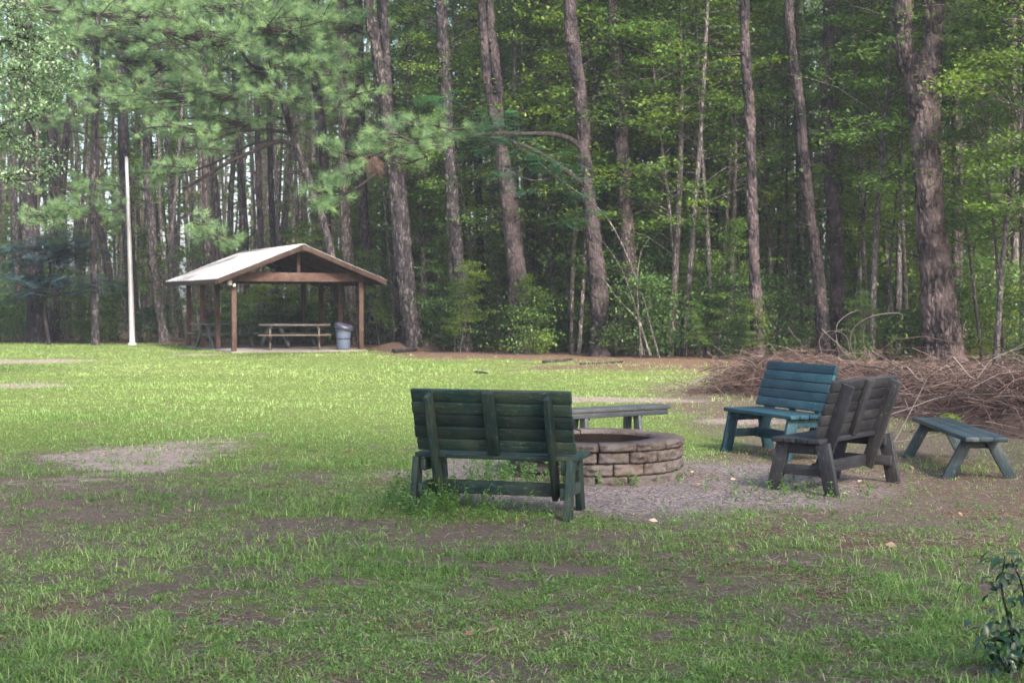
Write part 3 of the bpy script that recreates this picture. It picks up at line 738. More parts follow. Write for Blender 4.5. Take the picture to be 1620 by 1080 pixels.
def trash_can():
    x = (543 - 810) / F * 44.1; r = empty('trash_can', (x, 44.1, .07)); tag(r, 'blue grey plastic trash can with dark liner by the right front post', 'trash can')
    m = MB(); th = 24
    prof = [(.0, .0), (.19, 0), (.20, .02), (.215, .25), (.235, .5), (.25, .66), (.27, .66), (.275, .70), (.25, .70), (.24, .66), (.22, .3), (0, .28)]
    V, Fq = [], []
    for (rr, z) in prof:
        for i in range(th):
            a = 2 * math.pi * i / th; rib = 1 + (.012 * math.cos(a * 12) if .1 < z < .62 and rr > .2 else 0); V.append((rr * rib * math.cos(a), rr * rib * math.sin(a), z))
    for k in range(len(prof) - 1):
        for i in range(th): Fq.append((k * th + i, k * th + (i + 1) % th, (k + 1) * th + (i + 1) % th, (k + 1) * th + i))
    m.add(V, Fq); m.build('can_body', M['plastic'], r, smooth=True)
    m = MB(); V, Fq = [], []; pr = [(.285, .63, 0), (.292, .69, .02), (.285, .74, .03), (.22, .775, .03), (.0, .79, .02)]
    for (rr, z, wv) in pr:
        for i in range(th):
            a = 2 * math.pi * i / th; V.append((rr * math.cos(a) + .02, rr * math.sin(a), z + wv * math.sin(3 * a + rr * 9) - .07 * math.cos(a) * (rr / .3)))
    for k in range(len(pr) - 1):
        for i in range(th): Fq.append((k * th + i, k * th + (i + 1) % th, (k + 1) * th + (i + 1) % th, (k + 1) * th + i))
    m.add(V, Fq); m.build('lid', M['plastic_dark'], r, smooth=True)
    for s in (-1, 1):
        m = MB(); a0 = math.pi * 1.2 if s < 0 else 0
        m.tube([(.25 * math.cos(a0 + t), .25 * math.sin(a0 + t) , .56 + .03 * math.sin((t + .3) / .6 * math.pi)) for t in (-.3, -.1, .1, .3)], .016, 8); o = m.build('handle', M['plastic_dark'], r, smooth=True)
trash_can()

# ------------------------------------------------------------ pole
def pole():
    d = 50.2; x = (209 - 810) / F * d; r = empty('metal_pole', (x, d, 0)); tag(r, 'tall tapered pale grey metal pole standing at the edge of the lawn', 'pole')
    top = P(200, 250, d)
    m = MB(); m.tube(spline([(0, 0, 0), (-.06, 0, 3), (top[0] - x, 0, top[2])], 12), np.linspace(.105, .058, 12), 16); m.build('shaft', M['pole'], r, smooth=True)
    m = MB(); m.tube([(0, 0, -.02), (0, 0, .06), (0, 0, .1)], [.16, .16, .11], 16); m.build('base_collar', M['pole'], r, smooth=True)
    m = MB(); m.tube([(top[0] - x, 0, top[2]), (top[0] - x, 0, top[2] + .05)], [.062, .03], 12); m.build('cap', M['pole'], r, smooth=True)
pole()

# ------------------------------------------------------------ tree builders
def needle_tufts(c, d, nn, L, w, g, up=.25):
    """needle fans at c pointing along d; thin triangles"""
    n = len(c); C_ = np.repeat(c, nn, 0); D = np.repeat(d, nn, 0)
    r = g.normal(0, 1, C_.shape); r /= np.linalg.norm(r, axis=1, keepdims=True)
    D = D * .8 + r * .62; D[:, 2] += up * .4; D /= np.linalg.norm(D, axis=1, keepdims=True)
    s = np.cross(D, g.normal(0, 1, C_.shape)); s /= np.linalg.norm(s, axis=1, keepdims=True) + 1e-9
    l = L * g.uniform(.65, 1.1, len(C_))[:, None]
    base = C_ + g.normal(0, L * .12, C_.shape)
    V = np.stack([base - s * w / 2, base + s * w / 2, base + D * l], 1).reshape(-1, 3)
    tone = np.repeat(g.uniform(0, 1, n), nn) * .75 + .02 + g.random(len(C_)) * .25
    return V, np.arange(len(V)).reshape(-1, 3), np.repeat(tone, 3)

def combine(parts):
    """parts list of (V, F, v) -> V, [F3, F4], v"""
    Vs, F3, F4, vs, off = [], [], [], [], 0
    for V, Fq, v in parts:
        if not len(V): continue
        Vs.append(V); vs.append(v)
        (F3 if Fq.shape[1] == 3 else F4).append(Fq + off); off += len(V)
    Fs = ([np.concatenate(F3)] if F3 else []) + ([np.concatenate(F4)] if F4 else [])
    return np.concatenate(Vs), Fs, np.concatenate(vs)

def trunk_mesh(name, path, rad, seg, mat, bark=0.0, seed=0, flare=.35):
    n = len(path); V, Fq, uv = tube_np(path, rad, seg)
    z = V[:, 2]; cen = np.repeat(np.asarray(path), seg, 0); out = V - cen
    r = np.linalg.norm(out, axis=1, keepdims=True) + 1e-9; out = out / r
    if flare:
        ang = np.arctan2(out[:, 1], out[:, 0])
        fl = 1 + flare * np.exp(-np.clip(z, 0, None) / .45) * (1 + .35 * np.sin(ang * 4 + seed))
        V = cen + out * r * fl[:, None]
    if bark:
        q = V * np.array([9.0, 9.0, 3.2]) + seed * 7
        a = np.abs(2 * vnoise(q[:, 0], q[:, 1], q[:, 2], s=seed) - 1)
        b = np.abs(2 * vnoise(q[:, 0] * 2.1, q[:, 1] * 2.1, q[:, 2] * 2.3, s=seed + 4) - 1)
        d = np.minimum(a * 2.6, 1) * .65 + np.minimum(b * 2.6, 1) * .35
        lump = fbm(V[:, 0] * 2.5, V[:, 1] * 2.5, V[:, 2] * 1.2, s=seed + 8, o=3) - .5
        V = V + out * (bark * (d - .7) + lump * r[:, 0] * .22)[:, None]
    return V, Fq, uv

def limb(mb, pts, r0, r1, n=9, seg=6):
    mb.tube(spline(pts, n), np.linspace(r0, r1, n), seg, True)

def pine_crown(H, base, spread, g, nb=24, nt=12, nn=20, w=.02, L=.27):
    parts = []
    for k in range(nb):
        t = (k + g.uniform(0, 1)) / nb; z = base + (H - base) * t; a = g.uniform(0, 2 * math.pi)
        ln = spread * (1.05 - .75 * t) * g.uniform(.6, 1.15)
        tip = np.array([math.cos(a) * ln, math.sin(a) * ln, z + ln * g.uniform(-.15, .45)])
        p0 = np.array([0, 0, z]); mid = (p0 + tip) / 2 + np.array([0, 0, -.05 * ln]) + g.normal(0, .12, 3)
        pts = spline([p0, mid, tip], 6); V, Fq, _ = tube_np(pts, np.linspace(.035, .01, 6), 4); parts.append((V, Fq, np.full(len(V), 0.0)))
        s = g.uniform(.4, 1, nt)[:, None]; c = p0 + (tip - p0) * s + g.normal(0, .32, (nt, 3)) * (s * .8 + .2) * np.array([1, 1, .55])
        d = (tip - p0) / (np.linalg.norm(tip - p0)) + g.normal(0, .5, (nt, 3))
        parts.append(needle_tufts(c, d, nn, L, w, g))
    return combine(parts)

def wobble_path(H, n, amp, lean, g, z0=-.15):
    z = np.linspace(z0, H, n); ph = g.uniform(0, 6, 4); t = np.clip(z, 0, None) / H
    x = amp * (np.sin(t * 3 + ph[0]) - math.sin(ph[0])) + amp * .4 * (np.sin(t * 8 + ph[1]) - math.sin(ph[1])) + lean[0] * t * H
    y = amp * (np.sin(t * 3 + ph[2]) - math.sin(ph[2])) + lean[1] * t * H
    return np.stack([x, y, z], -1)

def make_tree(name, label, cat, group, trunk_me, crown_me, loc, rz, s=1.0, crown_off=None):
    r = empty(name, loc, rz, s); tag(r, label, cat, group)
    mobj('trunk', trunk_me, r)
    if crown_me is not None:
        c = mobj('crown', crown_me, r)
        if crown_off is not None: c.location = crown_off
    return r

g0 = np.random.default_rng(3)
PINES = []
for k in range(9):
    H = [24, 21, 26, 22, 19, 23, 25, 20, 22][k]; r0 = [.17, .12, .25, .10, .075, .14, .19, .085, .11][k]
    path = wobble_path(H, 40, .22 + .1 * (k % 3), g0.normal(0, .022, 2), g0)
    V, Fq, uv = trunk_mesh('trunk', path, np.linspace(r0, r0 * .3, 40), 12, None, .03, k, .3)
    mb = MB(); mb.add(V, Fq, uv=uv)
    for j in range(14):      # broken dead limbs on the bare trunk
        z = g0.uniform(2.5, H * .6); a = g0.uniform(0, 6.28); l = g0.uniform(.15, 1.3) * (1 if g0.random() < .5 else .4)
        q = path[min(39, int((z + .15) / (H + .15) * 39))]
        p0 = np.array([q[0], q[1], z]); p1 = p0 + np.array([math.cos(a) * l, math.sin(a) * l, g0.uniform(-.1, .35) * l])
        limb(mb, [p0, (p0 + p1) / 2 + g0.normal(0, .04, 3), p1], .018 + .03 * r0, .005, 5, 4)
    tm = raw_mesh('pine_trunk', np.concatenate(mb.V), [np.concatenate(mb.F4), np.concatenate(mb.F3)], M['bark_grey'] if k in (3, 4, 7) else M['bark'], smooth=True)
    top = path[-1]
    V, Fs, v = pine_crown(H, H * (.5 if k % 2 else .56), 2.6 + r0 * 4, g0)
    V[:, 0] += np.interp(V[:, 2], path[:, 2], path[:, 0]); V[:, 1] += np.interp(V[:, 2], path[:, 2], path[:, 1])
    PINES.append((tm, raw_mesh('pine_crown', V, Fs, M['needle_far'], v=v)))

def hardwood(H, spread, nleaf, base, r0, g, leaf=.135, mat=None, flat=.4):
    path = wobble_path(H, 22, .18, g.normal(0, .04, 2), g)
    mb = MB(); V, Fq, uv = tube_np(path, np.linspace(r0, r0 * .2, 22), 7); mb.add(V, Fq, uv=uv)
    nb = int(18 + H * 3); per = nleaf // nb; LV, LF, Lv, off = [], [], [], 0
    for k in range(nb):
        t = base + (1 - base) * ((k + g.random()) / nb); z = H * t; a = g.uniform(0, 6.28)
        q = np.array([np.interp(z, path[:, 2], path[:, i]) for i in range(3)])
        ln = spread * (math.sin(math.pi * min(1, (t - base) / (1 - base) * .8 + .22)) * .8 + .25) * g.uniform(.5, 1.15)
        tip = q + np.array([math.cos(a) * ln, math.sin(a) * ln, ln * g.uniform(-.05, .5)])
        mid = (q + tip) / 2 + np.array([0, 0, .12 * ln]) + g.normal(0, .08, 3)
        mb.tube(spline([q, mid, tip], 5), np.linspace(.005 + r0 * .22, .004, 5), 4, False)
        nsp = max(2, per // 46)
        for s_ in range(nsp):        # flat sprays along the limb
            f = g.uniform(.25, 1.05); c0 = q + (tip - q) * f + np.array([0, 0, .12 * ln * math.sin(math.pi * min(1, f))]) + g.normal(0, .16 * ln, 3) * np.array([1, 1, .5])
            m_ = per // nsp; c = c0 + g.normal(0, 1, (m_, 3)) * np.array([.34, .34, .085]) * g.uniform(.6, 1.25)
            V, Fq = leaf_quads(c, g.uniform(.65, 1.25, m_) * leaf, flat, .55, g=g)
            LV.append(V); LF.append(Fq + off); off += len(V)
            Lv.append(np.repeat(np.clip(g.uniform(.1, .7) + g.normal(0, .14, m_), 0, 1), 4))
    tm = raw_mesh('sapling_trunk', np.concatenate(mb.V), [np.concatenate(mb.F4)] + ([np.concatenate(mb.F3)] if mb.F3 else []), M['bark_grey'], smooth=True)
    return tm, raw_mesh('leafy_crown', np.concatenate(LV), [np.concatenate(LF)], mat or M['leaf'], v=np.concatenate(Lv))
HARD = [hardwood(H, sp_, nl, b, r, g0) for (H, sp_, nl, b, r) in
        ((9, 2.0, 5200, .22, .06), (12, 2.3, 6800, .25, .08), (7, 1.7, 4200, .15, .045), (14, 2.6, 7500, .3, .10), (10.5, 2.2, 5600, .35, .07), (6, 1.6, 3200, .2, .035), (16, 2.9, 8500, .4, .12), (17, 1.9, 5200, .5, .065), (19, 2.0, 5600, .58, .08))]
SHRUB = [hardwood(H, sp_, nl, .04, .02, g0, .11, M['leaf_dark'], .6) for (H, sp_, nl) in ((2.2, 1.0, 2500), (3.4, 1.3, 3300), (1.3, .8, 1700), (4.6, 1.4, 3600), (2.8, 1.2, 2800))]

def zone(px):
    for lim, t in ((150, 'at the far left of the lawn'), (262, 'behind the metal pole'), (600, 'behind the picnic shelter'), (760, 'just right of the picnic shelter'),
                   (960, 'behind the dark green bench'), (1190, 'above the fire ring'), (1420, 'behind the teal bench'), (5000, 'behind the thick forked pine')):
        if px < lim: return t

# ------------------------------------------------------------ named pines of the forest edge
BASES = []
def hero(label, pts, widths, d, base, mat='bark_hero', H=21, seg=36, bark=.06, dz=.07, limbs=(), fork=None, crown=0, name='pine_tree', flare=.35, cover=None):
    """pts photo pixels from the ground up, widths in photo pixels"""
    bx, by, _ = P(base[0], base[1], d); bx = (base[0] - 810) / F * d
    seed = len(BASES) + 1; BASES.append((bx, d, widths[0] / F * d))
    W3 = [np.array(P(x, y, d)) - np.array([bx, d, 0]) for x, y in pts]
    W3 = [np.array([0, 0, -.2])] + W3
    widths = [w * .93 for w in widths]; rr = [widths[0] / F * d / 2] + [w / F * d / 2 for w in widths]
    if H and fork is None:
        dv = (W3[-1] - W3[-2]) / max(.1, W3[-1][2] - W3[-2][2]); dv = dv * .5 + np.array([0, 0, .5])
        W3.append(W3[-1] + dv * (H - W3[-1][2])); rr.append(rr[-1] * .45)
    W3 = np.array(W3); W3[:, 1] += np.sin(W3[:, 2] * .4 + seed) * .08
    Ltot = W3[-1][2]; n = max(12, int(Ltot / dz)); path = spline(W3, n); rad = np.interp(np.linspace(0, 1, n), np.linspace(0, 1, len(rr)), rr)
    r = empty(name, (bx, d, 0)); tag(r, label, 'tree')
    V, Fq, uv = trunk_mesh('trunk', path, rad, seg, None, bark, seed, flare)
    me = raw_mesh('trunk', V, [Fq], M[mat], uv=uv, smooth=True); mobj('trunk', me, r)
    def rel(p): return np.array(P(p[0], p[1], p[2] if len(p) > 2 else d)) - np.array([bx, d, 0])
    if fork:
        for fp, fw in fork:
            Q = [path[-6] + np.array([0, .0, 0])] + [rel(p) for p in fp]
            dv = (Q[-1] - Q[-2]) / max(.1, Q[-1][2] - Q[-2][2]); Q.append(Q[-1] + dv * (H - Q[-1][2]) * np.array([.4, .4, 1]))
            R_ = [fw[0] / F * d / 2] + [w / F * d / 2 for w in fw] + [fw[-1] / F * d / 2 * .45]
            n2 = int((Q[-1][2] - Q[0][2]) / dz); pp = spline(Q, n2); r2 = np.interp(np.linspace(0, 1, n2), np.linspace(0, 1, len(R_)), R_)
            V, Fq, uv = trunk_mesh('stem', pp, r2, max(16, seg - 8), None, bark, seed + 3, 0)
            mobj('stem', raw_mesh('stem', V, [Fq], M[mat], uv=uv, smooth=True), r)
    gs = np.random.default_rng(seed)
    for k in range(7):
        ms = MB(); i_ = int(gs.uniform(.15, .75) * n); a = gs.uniform(0, 6.28); l = gs.uniform(.12, .7); p0 = path[i_]; e = p0 + np.array([math.cos(a) * l, math.sin(a) * l, gs.uniform(-.1, .3) * l]) * (1 + rad[i_])
        limb(ms, [p0, (p0 + e) / 2 + gs.normal(0, .03, 3), e], .03, .010, 6, 5); ms.build('dead_branch', M['bark_dark'], r, smooth=True)
    for lp, w0, w1 in limbs:
        mb = MB(); Q = [rel(p) for p in lp]
        limb(mb, Q, w0 / F * d / 2 * 1.1, w1 / F * d / 2 * 1.1, 22, 7); mb.build('limb', M['bark_dark'], r, smooth=True)
    if crown:
        c = mobj('crown', PINES[crown % 9][1], r); H0 = [24, 21, 26, 22, 19, 23, 25, 20, 22][crown % 9]
        c.location = (path[-1][0], path[-1][1], H - H0 + .6) if not fork else (Q[-1][0] - .5, Q[-1][1], H - H0 + .6)
    return r, rel

hero('massive thick pine forking into two stems, behind the charcoal bench and brush pile', [(1488, 500), (1478, 400), (1469, 300), (1464, 200), (1459, 150), (1456, 122)], [58, 52, 44, 45, 49, 56, 58], 36.2, (1497, 574), mat='bark_fork', H=22, seg=84, bark=.10, dz=.05, crown=2,
     fork=[([(1438, 100), (1429, 0)], [34, 27, 26]), ([(1472, 95), (1479, 0)], [38, 32, 28])], limbs=[([(1470, 60), (1530, 46), (1580, 46), (1625, 66)], 5, 2)])
hero('slightly leaning slender pine between the teal bench and the forked pine', [(1300, 490), (1290, 400), (1276, 300), (1262, 150), (1248, 0)], [21, 19, 18, 18, 17, 15], 38.5, (1304, 560), H=23, crown=5, seg=32)
hero('straight dark pine just right of the slender leaning pine', [(1324, 480), (1322, 380), (1311, 250), (1308, 150), (1313, 0)], [24, 22, 22, 21, 20, 19], 40, (1326, 556), H=23, crown=3, mat='bark_hero')
hero('tall slim pine rising above the left end of the brush pile', [(1195, 480), (1190, 350), (1187, 200), (1181, 90), (1179, 0)], [20, 18, 17, 17, 16, 15], 37.5, (1198, 562), H=23, crown=6)
hero('crooked knotty pine behind the leaning bare saplings', [(1000, 470), (992, 360), (984, 230), (982, 130), (972, 60), (970, 0)], [24, 24, 22, 22, 21, 18, 18], 41, (1004, 556), H=22, crown=0, limbs=[([(978, 90), (966, 75), (958, 60)], 6, 3)])
hero('dark pine carrying the long bare limb that reaches left over the lawn', [(948, 470), (938, 370), (926, 260), (918, 150), (905, 60), (902, 0)], [30, 28, 22, 23, 23, 22, 22], 40.3, (951, 558), H=22, crown=6,
     limbs=[([(922, 240), (905, 222), (875, 213), (830, 212), (770, 212, 39), (700, 222, 38), (640, 228, 37), (590, 250, 36.5), (550, 240, 36.2)], 9, 3),
            ([(920, 290), (895, 270), (850, 240), (800, 222), (750, 216)], 9, 4), ([(640, 228, 37), (610, 262, 36.5), (560, 300, 36), (530, 310, 36)], 4, 2)])
hero('broad leaning pine whose trunk splits into twin stems, left of the fire ring', [(822, 480), (812, 380), (800, 280), (790, 220), (786, 200)], [36, 32, 28, 24, 22, 22], 42.5, (830, 552), H=22, crown=1,
     fork=[([(774, 150), (766, 60), (762, 0)], [16, 14, 13, 13]), ([(788, 150), (779, 60), (774, 0)], [17, 15, 13, 12])])
hero('pine with a pale sunlit upper trunk and broken snags', [(728, 450), (716, 320), (708, 200), (703, 90), (698, 0)], [22, 20, 20, 20, 20, 18], 44, (736, 552), mat='bark', H=22, crown=2, limbs=[([(700, 44), (680, 36), (665, 33)], 4, 2), ([(702, 120), (688, 108), (680, 104)], 6, 4)])
hero('thick grey pine right of the shelter dividing high into twin stems', [(643, 450), (632, 330), (622, 250), (612, 180)], [30, 30, 31, 28, 26], 45, (656, 552), H=22, crown=5, mat='bark',
     fork=[([(603, 120), (590, 40), (583, 0)], [19, 17, 16, 14]), ([(612, 120), (609, 50), (608, 0)], [16, 14, 13, 12])])
hero('dark pine pressed close behind the thick grey twin stemmed pine', [(632, 450), (630, 360), (622, 300)], [18, 17, 16, 14], 45.8, (636, 550), H=19, crown=3, mat='bark_hero')
leanr, lrel = hero('reddish bent pine leaning left above the shelter roof', [(530, 430), (514, 360), (490, 290), (475, 250), (458, 200), (445, 150), (428, 100), (418, 40)], [14, 13, 13, 13, 12, 11, 10, 9, 8], 46.3, (545, 550), mat='bark', H=14, bark=.02,
     limbs=[([(458, 212), (440, 208), (400, 206), (360, 213), (320, 230), (300, 236)], 6, 3), ([(448, 188), (430, 185), (400, 195), (378, 206)], 4, 2),
            ([(466, 230), (440, 224), (400, 240), (360, 258), (320, 282), (290, 300)], 7, 5), ([(440, 224), (400, 228), (330, 262), (280, 275), (240, 275)], 4, 2),
            ([(428, 110), (400, 105), (380, 80), (362, 45), (352, 20)], 6, 3), ([(378, 76), (350, 66), (320, 72), (290, 68)], 4, 2), ([(480, 270), (460, 272), (448, 280)], 4, 2)])
back = [('stout dark trunked pine at the far left edge of the lawn', (62, 540), [(55, 440), (45, 340), (42, 240), (40, 0)], 28, 53), ('slim pine left of the blue green sapling', (30, 536), [(26, 440), (22, 300), (15, 0)], 10, 58),
        ('purplish straight pine left of the metal pole', (104, 534), [(98, 420), (88, 300), (84, 200), (80, 0)], 17, 58), ('pine with a pale peeled streak left of the metal pole', (180, 532), [(172, 430), (163, 380), (152, 300), (150, 0)], 12, 56),
        ('grey pine directly behind the metal pole', (216, 540), [(205, 400), (196, 250), (192, 100), (188, 0)], 17, 54), ('dark pine with a side fork right of the metal pole', (262, 540), [(245, 430), (238, 330), (233, 290), (228, 0)], 14, 53),
        ('pine standing behind the left eave of the shelter', (335, 538), [(328, 440), (325, 300), (322, 0)], 12, 56), ('pale straight pine rising behind the shelter ridge', (414, 530), [(412, 400), (408, 250), (406, 120), (405, 0)], 10, 55),
        ('narrow grey pine a little right of the shelter ridge', (436, 530), [(432, 400), (428, 250), (424, 0)], 10, 60), ('purplish pine behind the right side of the shelter roof', (560, 544), [(552, 420), (545, 300), (540, 0)], 17, 51),
        ('dark pine behind the right eave of the shelter', (592, 546), [(584, 430), (575, 330), (566, 0)], 16, 51.5), ('two toned pine between the shelter and the lawn gap', (520, 540), [(516, 330), (508, 200), (498, 120), (492, 0)], 14, 54),
        ('straight pine behind the pale sunlit one', (764, 544), [(760, 400), (755, 200), (752, 0)], 12, 54), ('pine right of the broad leaning pine', (846, 546), [(846, 400), (842, 200), (838, 0)], 14, 50),
        ('slim straight pine between the crooked pine and the tall lit pine', (1082, 548), [(1078, 380), (1062, 230), (1052, 0)], 9, 47), ('dark pine right of the forked pine', (1514, 560), [(1514, 300), (1512, 100), (1512, 0)], 16, 42), ('grey pine further right behind the forked pine', (1540, 560), [(1538, 300), (1532, 0)], 11, 46), ('shadowy pine near the right edge of the wood', (1606, 560), [(1604, 300), (1606, 150), (1604, 0)], 12, 43)]
for i, (lb, base, pts, w, d) in enumerate(back):
    hero(lb, pts, [w * 1.15, w * 1.05] + [w] * (len(pts) - 1), d, base, mat=['bark', 'bark_grey', 'bark', 'bark_hero'][i % 4], H=22 + i % 3, seg=20, bark=.03, dz=.12, crown=1 + i % 7)

# ------------------------------------------------------------ foliage masses placed on real limbs
def pine_masses(blobs, parent, rel, g, dens=.038, L=.27, w=.013, nn=26, mat='needle'):
    parts = []
    for (px, py, rx, ry, d) in blobs:
        c0 = rel((px, py, d)); sx, sz = rx / F * d, ry / F * d
        nt = max(6, int(rx * ry * math.pi * dens))
        # shoots fan out from a short dark bough
        a0 = c0 + np.array([sx * .7, 0, -sz * .3]); a1 = c0 - np.array([sx * .8, 0, -sz * .2])
        bough = spline([a0, (a0 + a1) / 2 + g.normal(0, .08, 3), a1], 8)
        V, Fq, _ = tube_np(bough, np.linspace(.03, .012, 8), 5); parts.append((V, Fq, np.full(len(V), -1.0)))
        for k in range(max(3, nt // 6)):
            b = bough[g.integers(0, 8)]; e = c0 + g.normal(0, .5, 3) * np.array([sx, sx * .8, sz])
            V, Fq, _ = tube_np(np.stack([b, (b + e) / 2 + g.normal(0, .05, 3), e]), [.022, .017, .009], 3); parts.append((V, Fq, np.full(len(V), -1.0)))
            m_ = 5; c = e + g.normal(0, .10, (m_, 3)) * np.array([1.3, 1.3, .6]); dd = (e - b) / (np.linalg.norm(e - b) + .1) + g.normal(0, .35, (m_, 3))
            parts.append(needle_tufts(c, dd, nn, L, w, g, .5))
    V, Fs, v = combine(parts); me = raw_mesh('crown', V, Fs, M[mat], v=v); return mobj('crown', me, parent)
g1 = np.random.default_rng(8)
m, nt, b = M['needle'], M['needle'].node_tree, M['needle'].node_tree.nodes['Principled BSDF']
for r_ in [x for x in nt.nodes if x.type == 'VALTORGB'][:1]:   # value below 0 = twig: dark brown first stop
    e = r_.color_ramp.elements.new(.02); e.color = (.04, .09, .045, 1); r_.color_ramp.elements[0].color = (.05, .036, .03, 1)
pine_masses([(x, y, a, b_, 44 + (i * 37 % 7) * .5) for i, (x, y, a, b_) in enumerate([(330, 60, 90, 40), (430, 40, 90, 45), (520, 40, 70, 36), (400, 112, 80, 26), (480, 110, 60, 28), (300, 150, 110, 24), (360, 190, 90, 20), (280, 206, 70, 16), (440, 150, 60, 22), (540, 110, 50, 24), (470, 70, 60, 30),
    (560, 150, 40, 14), (330, 235, 50, 10), (250, 275, 36, 13), (290, 262, 30, 8), (380, 10, 90, 20), (500, 170, 40, 12), (345, 380, 34, 20), (320, 350, 26, 14)])], leanr, lrel, g1)
p2, p2rel = hero('bushy pine with low green boughs left of the metal pole', [(150, 430), (146, 300), (150, 150), (156, 0)], [12, 11, 11, 10, 8], 50, (152, 538), mat='bark', H=17, bark=.02,
     limbs=[([(146, 290), (170, 260), (140, 215), (100, 208)], 4, 2), ([(150, 150), (200, 140), (240, 120), (262, 100)], 5, 2), ([(152, 90), (185, 100), (215, 120)], 5, 2), ([(148, 320), (120, 330), (90, 335)], 4, 2)])
pine_masses([(x, y, a, b_, 48.5 + (i * 29 % 5) * .5) for i, (x, y, a, b_) in enumerate([(240, 30, 100, 34), (150, 20, 60, 26), (240, 100, 90, 30), (170, 132, 70, 24), (230, 168, 80, 18), (170, 160, 50, 14), (60, 14, 80, 20), (120, 300, 45, 20), (100, 336, 50, 20), (75, 348, 40, 16), (150, 330, 50, 14), (200, 296, 46, 12), (70, 190, 60, 16), (120, 60, 60, 22), (190, 60, 70, 24)])], p2, p2rel, g1)
p3 = [o for o in C.objects if o.get('label', '').startswith('dark pine carrying')][0]
def p3rel(p): return np.array(P(p[0], p[1], p[2])) - np.array(p3.location)
pine_masses([(x, y, a, b_, d) for (x, y, a, b_, d) in [(520, 300, 40, 18, 36), (560, 240, 46, 16, 36.3), (610, 218, 56, 14, 36.6), (660, 196, 50, 14, 37), (705, 200, 40, 12, 37.5), (640, 244, 50, 12, 36.8), (545, 275, 34, 14, 36), (500, 325, 22, 8, 35.8), (690, 230, 40, 9, 37.3)]], p3, p3rel, g1, .022, .30, .007, 38)
# dead brown clump hanging on the long limb
cl = needle_tufts(p3rel((592, 262, 36.4)) + g1.normal(0, .12, (26, 3)), np.tile([0, 0, -1.0], (26, 1)), 40, .22, .008, g1, -.3)
mobj('dead_clump', raw_mesh('dead_clump', cl[0], [cl[1]], M['twig'], v=cl[2] * .25), p3)

def leaf_masses(blobs, rel, g, size, mat, parent, hub, nper=.16, flat=.6, name='crown', spread=(1, .8, 1)):
    LV, LF, Lv, off = [], [], [], 0; mb = MB()
    for (px, py, rx, ry, d) in blobs:
        c0 = rel((px, py, d)); sx, sz = rx / F * d, ry / F * d; n = int(rx * ry * nper)
        hb = hub[int(np.argmin([np.linalg.norm(h - c0) for h in hub]))]
        limb(mb, [hb, (hb + c0) / 2 + g.normal(0, .1, 3), c0], .02, .008, 8, 4)
        for k in range(max(5, n // 28)):
            e = c0 + g.normal(0, .5, 3) * np.array([sx, sx * .7, sz]); mb.tube(np.stack([c0, (c0 + e) / 2 + g.normal(0, .04, 3), e]), [.008, .006, .003], 3, False)
            c = e + g.normal(0, 1, (28, 3)) * np.array([.16, .16, .07]); V, Fq = leaf_quads(c, g.uniform(.6, 1.2, 28) * size, flat, .5, g=g)
            LV.append(V); LF.append(Fq + off); off += len(V); Lv.append(np.repeat(np.clip(g.uniform(.15, .8) + g.normal(0, .15, 28), 0, 1), 4))
    mobj(name, raw_mesh(name, np.concatenate(LV), [np.concatenate(LF)], M[mat], v=np.concatenate(Lv)), parent)
    mb.build('limb', M['bark_dark'], parent, smooth=True)
ok_, okrel = hero('leafy grey green oak reaching in from the left edge', [(-150, 400), (-150, 250), (-140, 100), (-120, 0)], [40, 36, 34, 30, 22], 27, (-150, 800), mat='bark', H=11, bark=.03, name='oak_tree',
     limbs=[([(-145, 200), (-80, 170), (0, 68), (25, 78), (50, 80)], 9, 2), ([(-145, 300), (-60, 240), (0, 200), (60, 175)], 9, 2), ([(-140, 100), (-60, 60), (30, 40), (110, 100)], 8, 2), ([(-145, 330), (-60, 310), (10, 280), (70, 270)], 7, 2)])
hub = [okrel((x, y, 27)) for x, y in ((-60, 170), (0, 68), (-60, 240), (0, 200), (-60, 60), (30, 60), (-60, 310), (10, 280), (40, 190))]
leaf_masses([(40, 60, 55, 26, 27), (30, 112, 66, 28, 26.6), (96, 108, 34, 28, 27.2), (60, 150, 44, 16, 26.8), (30, 176, 44, 10, 26.5), (74, 168, 34, 7, 26.6), (16, 215, 30, 24, 27), (56, 238, 34, 14, 27), (16, 284, 26, 22, 27), (80, 268, 26, 8, 26.8), (20, 20, 30, 18, 27.3), (-60, 100, 80, 60, 27), (-70, 220, 70, 50, 27.3), (-200, 60, 90, 60, 27.2), (-220, -60, 100, 60, 27)], okrel, g1, .085, 'leaf_grey', ok_, hub, .62)

def fronds(cent, rel, g, mat, parent, nf, L=.42, name='foliage', spread=(.45, .45, .12)):
    """feathery compound leaves: a rachis with pairs of narrow pinnae"""
    Vs, Fs, vs, off = [], [], [], 0
    for (px, py, d) in cent:
        c0 = rel((px, py, d))
        for k in range(nf):
            p = c0 + g.normal(0, 1, 3) * np.array(spread); a = g.uniform(0, 6.28); dr = np.array([math.cos(a), math.sin(a), g.uniform(-.35, .15)]); dr /= np.linalg.norm(dr)
            s = np.cross(dr, [0, 0, 1]); s /= np.linalg.norm(s); m_ = 9; tn = g.random()
            for j in range(m_):
                t = (j + .5) / m_; q = p + dr * L * t - np.array([0, 0, .12 * t * t * L]); pl = L * .42 * math.sin(math.pi * (t * .8 + .15))
                for sg in (-1, 1):
                    e = q + (s * sg * .9 + dr * .35) * pl + np.array([0, 0, -.1 * pl]); wv = dr * L * .04
                    Vs += [q - wv * .6, (q + e) / 2 - wv, e, (q + e) / 2 + wv]; Fs.append((off, off + 1, off + 2, off + 3)); off += 4; vs += [tn] * 4
    mobj(name, raw_mesh(name, np.array(Vs), [np.array(Fs)], M[mat], v=np.array(vs)), parent)
